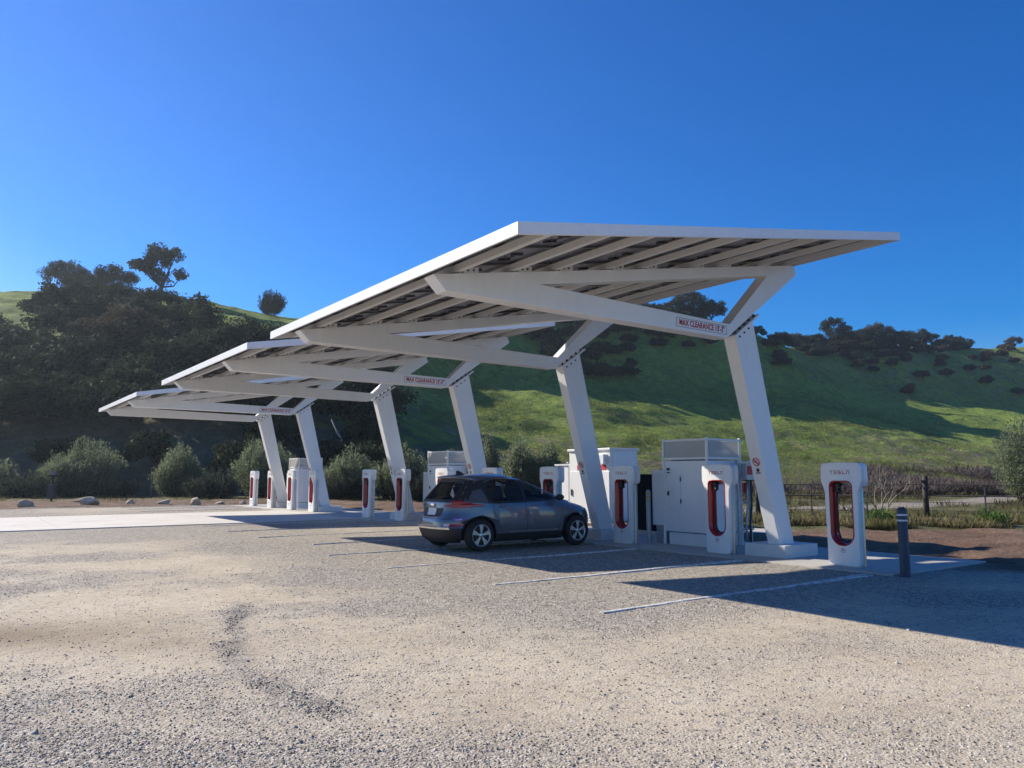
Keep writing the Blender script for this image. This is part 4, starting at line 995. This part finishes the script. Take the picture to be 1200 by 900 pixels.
# ------------------------------------------------------------------ foliage
def quads_at(P, size, g, aspect=.5, up=0.0, dirs=None):
    n = len(P); d = g.normal(size=(n, 3)) if dirs is None else dirs+g.normal(size=(n, 3))*.35; d[:, 2] += up; d /= np.linalg.norm(d, axis=1, keepdims=True)
    r = np.cross(d, g.normal(size=(n, 3))); r /= np.linalg.norm(r, axis=1, keepdims=True)+1e-9
    s = (size*(.6+.8*g.random(n)))[:, None] if np.isscalar(size) else size[:, None]
    a = d*s; b = r*s*aspect*.5
    V = np.stack([P-b*.3, P+a*.5-b, P+a, P+a*.5+b], 1).reshape(-1, 3)
    return V
def leafmesh(name, V, mat, g, tint=None):
    n = len(V)//4; Q = np.arange(4*n).reshape(-1, 4)
    t_ = np.repeat(g.random(n) if tint is None else tint, 4)
    return fast_mesh(name, V, Q, mat, t_)
def oak_pts(R_, H, g, ncl=34, per=95, flat=.62, gap=1.0):
    """clump centres spread through a spreading crown"""
    out = []; cc = []
    for i in range(ncl):
        th = g.random()*2*PI; ph = math.acos(g.uniform(-.35, 1)); rr = (.55+.45*g.random())
        c = np.array([math.cos(th)*math.sin(ph)*R_*rr, math.sin(th)*math.sin(ph)*R_*rr, H*.56+math.cos(ph)*H*.40*rr])
        cr = R_*g.uniform(.20, .36)
        p = g.normal(size=(per, 3)); p /= np.linalg.norm(p, axis=1, keepdims=True); p *= (g.random((per, 1))**.4)*cr; p[:, 2] *= .7
        out.append(c+p); cc.append(c)
    return np.concatenate(out), cc
def oak_trunk(R_, H, cc, g):
    mb = MB(); n = 3+int(g.integers(0, 2)); fork = np.array([g.normal()*.1*R_, g.normal()*.1*R_, H*.22])
    mb.tube([(0, 0, -1.0), (0, 0, .0), tuple(fork)], [H*.05, H*.042, H*.034], 8)
    for i in range(n*3):
        c = cc[int(g.integers(0, len(cc)))]; m = (fork+c)/2+g.normal(size=3)*R_*.08; m[2] += .02*H
        mb.tube([tuple(fork), tuple(m), tuple(c)], [H*.022, H*.013, H*.004], 5)
    return mb
tpl = []
for i in range(5):
    g = np.random.default_rng(100+i); R_ = 4.0*g.uniform(.85, 1.15); H = 7.5*g.uniform(.85, 1.15)
    P, cc = oak_pts(R_, H, g, ncl=42 if i != 2 else 30, per=190)
    crown = leafmesh('oak_crown', quads_at(P, .30, g, .75), M['oak'], g)
    crown2 = crown.copy(); crown2.materials.clear(); crown2.materials.append(M['oak_brown'])
    tpl.append((crown, oak_trunk(R_, H, cc, g).mesh('oak_trunk', M['bark']), crown2, P))
def oak(label, X, Y, s, k, brown=False, sz=1.0, group=None, name='oak_tree', z=None):
    x, y, _ = cw(X, Y); z = hill(X, Y) if z is None else z
    t = thing(name, label, 'tree', (x, y, z-.1), random.uniform(0, 6.28), group); t.scale = (s, s, s*sz)
    obj_from('crown', tpl[k][2 if brown else 0], t); obj_from('trunk', tpl[k][1], t); return t
def at_px(u, Y): return (u-600)/900*Y*1.0
GL = 'oaks along the left skyline'
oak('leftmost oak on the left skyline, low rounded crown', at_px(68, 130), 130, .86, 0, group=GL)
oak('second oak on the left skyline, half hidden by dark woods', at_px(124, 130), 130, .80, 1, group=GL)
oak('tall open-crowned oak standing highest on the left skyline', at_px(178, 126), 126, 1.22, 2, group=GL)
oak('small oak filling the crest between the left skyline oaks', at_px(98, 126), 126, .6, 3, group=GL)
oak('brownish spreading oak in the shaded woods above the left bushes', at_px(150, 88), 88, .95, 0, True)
oak('smaller brownish oak at the left of the woods', at_px(105, 90), 90, .75, 3, True)
# right skyline
GR = 'oaks along the right skyline'
rs = [(815, .95, 0), (838, .85, 3), (940, .6, 1), (962, .55, 4), (985, 1.15, 2), (1003, .8, 3), (1020, .8, 0), (1036, .95, 1), (1052, .85, 4), (1068, .8, 3), (1085, .75, 0), (1100, .6, 2), (1196, .6, 1)]
words = ['just right of the near canopy roof', 'where the ridge meets the rear strut of the near canopy', 'first of the clump right of the leaning column', 'small one just left of the tallest open-crowned oak', 'tallest and most open-crowned of the ridge', 'just right of the tallest open-crowned oak', 'second to the right of the tallest oak',
         'third to the right of the tallest oak', 'fourth to the right of the tallest oak', 'fifth to the right of the tallest oak', 'second from the right end of the ridge clump', 'at the right end of the ridge clump', 'alone at the far right edge of the picture']
def crestY(a):
    j = range(len(RY)); best = max(((HZ[np.clip(np.searchsorted(RA, a), 0, len(RA)-1), q]-1.6)/RY[q], RY[q]) for q in j if RY[q] < 350); return best[1]
for (u, s, k), w in zip(rs, words):
    a = (u-600)/900; Yc = crestY(a)-random.uniform(2, 12)
    oak('skyline oak '+w, a*Yc, Yc, s*1.2, k, k == 1 or u in (940,), group=GR)
# woods as one mass
def woods(name, label, spots, seed, mat, size=.5, sub=1.0):
    g = np.random.default_rng(seed); VV = []; TT = []; tb = MB()
    for X, Y, s in spots:
        P = tpl[int(g.integers(0, 5))][3]
        if sub < 1: P = P[g.random(len(P)) < sub]
        th = g.random()*2*PI; c, s_ = math.cos(th), math.sin(th)
        Q = np.stack([P[:, 0]*c-P[:, 1]*s_, P[:, 0]*s_+P[:, 1]*c, P[:, 2]*g.uniform(.8, 1.1)], 1)*s
        x, y, _ = cw(X, Y); Q += np.array([x, y, hill(X, Y)-s*1.2]); VV.append(quads_at(Q, size*max(.7, s), g, .75)); TT.append(np.clip(g.random(len(Q))*.5+g.random()*.5, 0, 1))
    V = np.concatenate(VV); me = leafmesh(name, V, mat, g, np.concatenate(TT)); o = obj_from(name, me); tag(o, label, 'woodland', kind='stuff'); return o
spots = []
g = np.random.default_rng(5)
for _ in range(5000):
    a = g.uniform(-1.15, -.17); Y = g.uniform(63, 128); u = 600+900*a
    top = np.interp(u, [-400, 0, 30, 55, 75, 180, 200, 240, 300, 340, 400, 450], [125]*12)
    if Y > top: continue
    ht = g.uniform(.6, 1.05); bd = np.interp(u, [-400, 0, 40, 55, 75, 180, 195, 240, 300, 340, 400, 450], [350, 352, 350, 328, 322, 326, 347, 352, 366, 384, 405, 425])
    if 557-900*(hill(a*Y, Y)+6.3*ht-1.6)/Y < bd: continue
    if all((a*Y-p)**2+(Y-q)**2 > 21 for p, q, _ in spots): spots.append((a*Y, Y, ht))
    if len(spots) > 190: break
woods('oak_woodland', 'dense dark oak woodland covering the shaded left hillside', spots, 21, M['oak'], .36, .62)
spots = []
for _ in range(6000):
    a = g.uniform(-.16, .60) if g.random() < .5 else g.uniform(.35, .59); cy = crestY(a); Y = cy-g.uniform(2, 40)*(1 if a < .16 else .62)
    n_ = float(fbm(np.array([a*Y]), np.array([Y]), .05, 3, 2)[0])
    if n_ < .40+.22*max(0, (cy-Y-16)/30): continue
    if .28 < a < .36 and cy-Y < 12: continue
    if all((a*Y-p)**2+(Y-q)**2 > 11 for p, q, _ in spots): spots.append((a*Y, Y, g.uniform(.35, .8)))
    if len(spots) > 230: break
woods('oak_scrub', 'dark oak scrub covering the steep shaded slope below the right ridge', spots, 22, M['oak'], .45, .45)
spots = []
for _ in range(900):
    a = g.uniform(.50, 1.0); cy = crestY(a); Y = cy-g.uniform(6, 52)
    if all((a*Y-p)**2+(Y-q)**2 > 26 for p, q, _ in spots): spots.append((a*Y, Y, g.uniform(.3, .55)))
    if len(spots) > 60: break
woods('brown_scrub', 'brownish scrub bushes dotted over the far right hillside', spots, 23, M['oak_brown'], .6, .4)
oak('lone round bush on the shaded slope at the right', .522*235, 235, .42, 3, True, .8, name='round_bush')

# olive bushes: upright shoots of small grey-green leaves
def shoots(W, H, g, ns, nl, leaf=.13, spread=.35):
    PP = []; DD = []; br = MB()
    L_ = [(g.random()*2*PI, g.uniform(.7, 1.05)) for _ in range(int(g.integers(3, 6)))]
    for i in range(ns):
        th = g.random()*2*PI; r0 = W*.42*math.sqrt(g.random()); base = np.array([math.cos(th)*r0*.55, math.sin(th)*r0*.55, 0.])
        tip_h = H*(1-.42*(r0/(W*.42))**3)*g.uniform(.72, 1.05)
        lf = min(L_, key=lambda q: abs(math.atan2(math.sin(th-q[0]), math.cos(th-q[0]))))[1]; tip_h *= lf if r0 > W*.12 else 1; r0 *= .75+.35*lf+(.25 if g.random() < .1 else 0)
        tip = np.array([math.cos(th)*r0*1.12+g.normal()*.12*W*.3, math.sin(th)*r0*1.12+g.normal()*.12*W*.3, tip_h])
        s_ = g.random(nl)**.75; s_ = .12+.88*s_
        bend = np.sin(s_*PI)[:, None]*np.array([math.cos(th), math.sin(th), 0])*W*.06
        p = base+(tip-base)*s_[:, None]+bend+g.normal(size=(nl, 3))*np.array([.16, .16, .12])*(1.15-.7*s_)[:, None]
        PP.append(p); d = (tip-base)/np.linalg.norm(tip-base); DD.append(np.repeat(d[None], nl, 0)+g.normal(size=(nl, 3))*.55)
        if i % 3 == 0: br.tube([tuple(base), tuple((base+tip)/2+bend.mean(0)), tuple(tip)], [.03, .02, .006], 4)
    return np.concatenate(PP), np.concatenate(DD), br
btpl = {}
def bush(label, X, Y, W, H, mat, name, seed, cat='bush', ns=150, nl=55, leaf=.15, group=None, z=None):
    g = np.random.default_rng(seed); x, y, _ = cw(X, Y); z = hill(X, Y) if z is None else z
    t = thing(name, label, cat, (x, y, z), 0, group)
    P, D, br = shoots(W, H, g, ns, nl)
    P[:, 2] = np.maximum(P[:, 2], .03)
    tint = np.clip(.15+.6*g.random(len(P))+.25*(P[:, 2]/H), 0, 1)
    me = leafmesh('foliage', quads_at(P, leaf, g, .34, 0, D), M[mat], g, tint); obj_from('foliage', me, t)
    br.build('stems', M['bark'], t); return t
GB = 'olive trees planted along the foot of the hill'; GS = 'dark low shrubs between the olive trees'
def bx(u0, u1, Y): return ((u0+u1)/2-600)/900*Y
B = [('grey-green olive tree cut by the left edge of the picture', -28, 18, 533, 57, 'olive', 'olive_tree', GB), ('widest grey-green olive tree, left of the gravel driveway', 60, 135, 514, 58, 'olive', 'olive_tree', GB),
     ('narrow olive tree between the widest one and the round dark shrub', 187, 239, 521, 58, 'olive', 'olive_tree', GB), ('olive tree behind the farthest charging posts', 283, 350, 514, 56, 'olive', 'olive_tree', GB),
     ('olive tree left of the lone charging post by the driveway', 381, 441, 522, 52, 'olive', 'olive_tree', GB), ('olive tree behind the fourth leaning column', 438, 500, 518, 50, 'olive', 'olive_tree', GB),
     ('slim olive tree right of the third leaning column', 543, 586, 508, 46, 'olive', 'olive_tree', GB), ('olive tree above the windshield of the grey car', 588, 632, 512, 44, 'olive', 'olive_tree', GB),
     ('smaller olive tree just left of the white meter cabinet', 624, 657, 520, 44, 'olive', 'olive_tree', GB), ('olive tree cut by the right edge of the picture', 1172, 1235, 494, 45, 'olive', 'olive_tree', GB),
     ('round dark shrub right of the narrow olive tree', 224, 278, 549, 53, 'shrub', 'shrub', GS), ('dark shrub beside the bird box post on the left', 12, 68, 553, 55, 'shrub', 'shrub', GS),
     ('low dark shrub at the right foot of the widest olive tree', 118, 160, 558, 56, 'shrub', 'shrub', GS), ('dark shrub under the olive tree left of the driveway post', 380, 425, 556, 50, 'shrub', 'shrub', GS),
     ('dark shrub behind the base of the fourth leaning column', 470, 520, 548, 48, 'shrub', 'shrub', GS)]
for i, (lab, u0, u1, vt, Y, mt, nm, gp) in enumerate(B):
    W = (u1-u0)/900*Y*1.08; H = 1.6+(557-vt)/900*Y
    bush(lab, bx(u0, u1, Y), Y, W, H, mt, nm, 300+i, 'tree' if 'olive' in nm else 'bush', ns=int(60+26*W*min(H, 4)/1.6), nl=60, leaf=.17 if mt == 'olive' else .14, group=gp)

# blades: weeds near the fence, brush beyond, tufts along the soil bank
def blades(name, label, n, region, hmin, hmax, mat, seed, w=.02, cl=1.0, lean=.35, cat='weeds'):
    g = np.random.default_rng(seed); X, Y = region(g, n); n = len(X)
    x = X*math.cos(TH)+Y*math.sin(TH); y = -X*math.sin(TH)+Y*math.cos(TH)
    cln = fbm(x, y, cl, 3, seed); h = (hmin+(hmax-hmin)*g.random(n))*(.35+1.3*sstep(.35, .7, cln)); keep = g.random(n) < sstep(.30, .50, cln)+.12; 
    z = np.array([hill(a, b) for a, b in zip(X, Y)]) if Y.max() > 58 else np.zeros(n)
    P = np.stack([x, y, z-.02], 1)[keep]; h = h[keep]; n = len(P)
    d = g.normal(size=(n, 3))*lean; d[:, 2] = 1; d /= np.linalg.norm(d, axis=1, keepdims=True)
    r = g.normal(size=(n, 3)); r[:, 2] = 0; r /= np.linalg.norm(r, axis=1, keepdims=True); b = r*w
    a = d*h[:, None]; V = np.stack([P-b, P+b, P+a*.6+b*.8, P+a+r*h[:, None]*.15], 1).reshape(-1, 3)
    t_ = np.clip(fbm(P[:, 0], P[:, 1], 1.3*cl, 2, seed+5)*1.3-.25+g.random(n)*.35, 0, 1)
    o = obj_from(name, leafmesh(name, V, M[mat], g, t_)); tag(o, label, cat, kind='stuff'); return o
def reg_fence(g, n):
    X = g.uniform(5.2, 24, n); Y = 22.6+g.random(n)**1.4*9+.02*X; return X, Y
blades('dry_weeds', 'tan and green weeds growing along the wire fence', 42000, reg_fence, .08, .30, 'weed', 41, .009, .8, .5)
def reg_far(g, n):
    X = g.uniform(5, 60, n); Y = 31+g.random(n)*34; k = (X < .85*Y) ; X, Y = X[k], Y[k]
    x = X*math.cos(TH)+Y*math.sin(TH); y = -X*math.sin(TH)+Y*math.cos(TH); k = seg_dist(x, y, TRACK) > 1.9; return X[k], Y[k]
blades('meadow_grass', 'green and dry grass between the fence and the hill', 90000, reg_far, .12, .34, 'weed', 42, .018, .35, .5)
def reg_brush(g, n):
    Y = g.uniform(60, 150, n); a = g.uniform(.16, .95, n); lim = 80+np.clip((a-.33)/.3, 0, 1)*60*fbm(a*Y, Y, .06, 3, 88)*1.5; k = Y < lim; return (a*Y)[k], Y[k]
blades('dry_brush', 'reddish brown dry brush at the foot of the hill beyond the fence', 210000, reg_brush, .35, 1.15, 'brush', 43, .016, .14, .8)
def reg_slope(g, n):
    a = g.uniform(-.12, .85, n); Y = g.uniform(70, 185, n); k = Y < 150+a*70; return (a*Y)[k], Y[k]
blades('hillside_tufts', 'tufts of rough grass roughening the sunlit green slope', 150000, reg_slope, .15, .50, 'tuft', 47, .05, .16, .9, cat='grass')
def reg_bank(g, n):
    Y = g.uniform(45.5, 62, n); a = g.uniform(-.95, .10, n); return a*Y, Y
blades('bank_grass', 'sparse dry grass under the olive trees', 16000, reg_bank, .08, .30, 'weed', 44, .02, .5)
bush('lone rounded dark tree on the grassy crest left of the canopies', at_px(312, 137), 137, 4.6, 4.6, 'oak', 'round_tree', 401, 'tree', ns=150, nl=60, leaf=.3)
for i, (X, Y, W, H, lab) in enumerate(((11.35, 23.9, .75, .62, 'green leafy weed clump right of the nearest charging post'), (6.9, 24.5, .6, .55, 'green weed clump right of the leaning near column'), (14.9, 24.1, .8, .5, 'low green weed clump by the fence post at the right'), (8.4, 24.6, .8, .8, 'tall yellow-green weed between the column and nearest charging post'))):
    bush(lab, X, Y, W, H, 'greenweed' if i != 3 else 'weed', 'weed_clump', 500+i, 'weed', ns=26, nl=26, leaf=.11, group='weed clumps along the fence')

# bare sapling
x, y, _ = cw(11.9, 25.0); t = thing('bare_sapling', 'pale bare branching sapling behind the nearest charging post', 'sapling', (x, y, 0))
g = random.Random(3); tr = MB(); tw = MB()
def branch(mb, p, d, L, r, dep):
    q = p+d*L; m = (p+q)/2+Vector((g.gauss(0, .03), g.gauss(0, .03), 0)); mb.tube([p, m, q], [r, r*.85, r*.7], 6, cap=False)
    if dep > 0:
        for k in range(2 if dep > 1 else 3):
            e = (d+Vector((g.gauss(0, .42), g.gauss(0, .42), g.uniform(-.05, .3)))).normalized(); branch(tw, q, e, L*g.uniform(.6, .85), r*.62, dep-1)
for dx_ in (-.10, .02, .14):
    branch(tr, Vector((dx_*.6, dx_*.4, -.03)), Vector((dx_*2.6-.1, -dx_*1.6, 1)).normalized(), .62, .034, 4)
tr.build('trunk', M['pale_bark'], t); tw.build('branches', M['pale_bark'], t)

# ------------------------------------------------------------------ fence
FP = [(3.6, 29.2), (8.79, 27.74), (14.01, 26.27), (19.2, 24.8), (24.4, 23.3)]
FP = [Vector(cw(a, b)) for a, b in FP]
t = thing('wire_fence', 'wooden-post wire fence running along the foot of the meadow', 'fence', tuple(FP[0]))
O = FP[0]
g = random.Random(9)
for i, p in enumerate(FP):
    mb = MB(); q = p-O; h = 1.56+g.uniform(-.05, .03); mb.tube([q+Vector((0, 0, -.1)), q+Vector((g.uniform(-.02, .02), 0, .8)), q+Vector((g.uniform(-.04, .04), 0, h))], [.098, .092, .085], 9)
    mb.build('fence_post', M['wood'], t)
for i in range(len(FP)-1):
    for f in (.33, .66):
        q = FP[i].lerp(FP[i+1], f)-O; mb = MB(); mb.box(q.x-.018, q.x+.018, q.y-.018, q.y+.018, -.05, 1.25); mb.build('steel_stake', M['darkgrey'], t)
for zz, r in ((1.30, .019), (.92, .022), (.70, .009), (.42, .010)):
    mb = MB(); pts = []
    for i in range(len(FP)-1):
        for f in (0, .25, .5, .75): q = FP[i].lerp(FP[i+1], f)-O; pts.append((q.x, q.y, zz-.02*math.sin(f*PI)))
    pts.append(tuple(FP[-1]-O+Vector((0, 0, zz)))); mb.tube(pts, r, 5); mb.build('wire_strand', M['wire'], t)
mb = MB(); a, b = FP[0]-O, FP[-1]-O; L = (b-a).length
for z in (.08, .2, .32, .54): mb.bar(a+Vector((0, 0, z)), b+Vector((0, 0, z)), .004, .004)
k = 0
while k < L: p = a.lerp(b, k/L); mb.bar(p+Vector((0, 0, .03)), p+Vector((0, 0, .70)), .004, .004); k += .2
mb.build('wire_netting', M['wire'], t)
mb = MB(); q = FP[2]-O; mb.box(q.x-.35, q.x-.10, q.y-.05, q.y+.05, 1.34, 1.44); mb.build('latch_board', M['wood'], t)

# post with box on the left, thin posts
x, y, _ = cw(-27.9, 47.0); t = thing('box_on_post', 'dark wooden post carrying a small pale box beside a shrub at the left', 'post', (x, y, 0), -TH)
mb = MB(); mb.tube([(0, 0, -.1), (0, 0, 1.5)], .07, 8); mb.build('post', M['wood'], t)
mb = MB(); mb.box(-.2, .2, -.15, .15, .25, 1.05, bev=.02); mb.build('lower_box', M['darkgrey'], t)
mb = MB(); mb.box(-.15, .15, -.12, .12, 1.62, 1.86, bev=.01); mb.build('upper_box', M['pale_bark'], t)
mb = MB(); mb.box(-.24, .24, -.16, .16, 1.5, 1.618); mb.build('shelf', M['wood'], t)
for lab, X, Y in (('thin dark stake beside the narrow olive tree', -24.4, 52.5), ('thin dark stake right of the round dark shrub', -19.2, 51.5)):
    x, y, _ = cw(X, Y); t = thing('stake', lab, 'stake', (x, y, 0), 0, 'stakes along the bank'); mb = MB(); mb.tube([(0, 0, -.1), (0, 0, 1.7)], .035, 6); mb.build('shaft', M['wood'], t)
# fallen pale trunk on the dark slope
t = thing('dead_trunk', 'pale leaning dead trunk in the dark woods above the driveway post', 'dead tree', (*cw(at_px(428, 66), 66)[:2], hill(at_px(428, 66), 66)), -TH)
mb = MB(); mb.tube([(0, 0, 0), (-.9, .1, 1.9), (-2.1, .2, 4.2), (-3.0, .3, 6.0)], [.22, .17, .12, .05], 8); mb.build('trunk', M['pale_bark'], t)

# added scattering volume, imitates the lens-flare veil over the left woods
mb = MB(); mb.box(-1100, 1500, -600, 1700, -60, 130); hz = mb.build('glare_veil', None or M['black']); hz.data.materials.clear()
m = bpy.data.materials.new('glare_veil_volume'); m.use_nodes = True; nt = m.node_tree; nt.nodes.remove(nt.nodes['Principled BSDF'])
pv = nt.nodes.new('ShaderNodeVolumePrincipled'); pv.inputs['Color'].default_value = (.72, .85, 1, 1); pv.inputs['Density'].default_value = .00026; pv.inputs['Anisotropy'].default_value = .5
nt.links.new(pv.outputs[0], nt.nodes['Material Output'].inputs['Volume']); hz.data.materials.append(m); tag(hz, 'thin added volume imitating lens-flare glare before the hills', 'glare_veil', kind='stuff')
# ------------------------------------------------------------------ camera, light
cam = bpy.data.cameras.new('camera'); co = bpy.data.objects.new('camera', cam); C.objects.link(co); sc.camera = co
cam.sensor_width = 36; cam.lens = 27; cam.clip_end = 6000; cam.clip_start = .05
co.location = (0, 0, EYE); co.rotation_euler = (PI/2+math.atan(107/900), 0, -TH)
sun_from = Vector((-3.1, 7.45, 4.6)).normalized()
sun = bpy.data.lights.new('sun', 'SUN'); sun.energy = 5.0; sun.angle = math.radians(.53); sun.color = (1, .91, .77)
so = bpy.data.objects.new('sun', sun); C.objects.link(so); so.rotation_euler = (-sun_from).to_track_quat('-Z', 'Y').to_euler()
w = bpy.data.worlds.new('World'); sc.world = w; w.use_nodes = True; nt = w.node_tree
sky = nt.nodes.new('ShaderNodeTexSky'); sky.sky_type = 'NISHITA'; sky.sun_disc = False
sky.sun_elevation = math.asin(sun_from.z); sky.sun_rotation = math.atan2(sun_from.x, sun_from.y); sky.altitude = 300
sky.air_density = 1.0; sky.dust_density = .25; sky.ozone_density = 4.0
hs = nt.nodes.new('ShaderNodeHueSaturation'); hs.inputs['Saturation'].default_value = 1.6; hs.inputs['Hue'].default_value = .515
nt.links.new(sky.outputs[0], hs.inputs['Color']); nt.links.new(hs.outputs[0], nt.nodes['Background'].inputs[0]); nt.nodes['Background'].inputs[1].default_value = .095
sc.view_settings.view_transform = 'Standard'; sc.view_settings.look = 'None'; sc.view_settings.exposure = .68; sc.view_settings.gamma = 1
sc.view_settings.use_curve_mapping = False
sc.cycles.transparent_max_bounces = 8; sc.cycles.max_bounces = 6
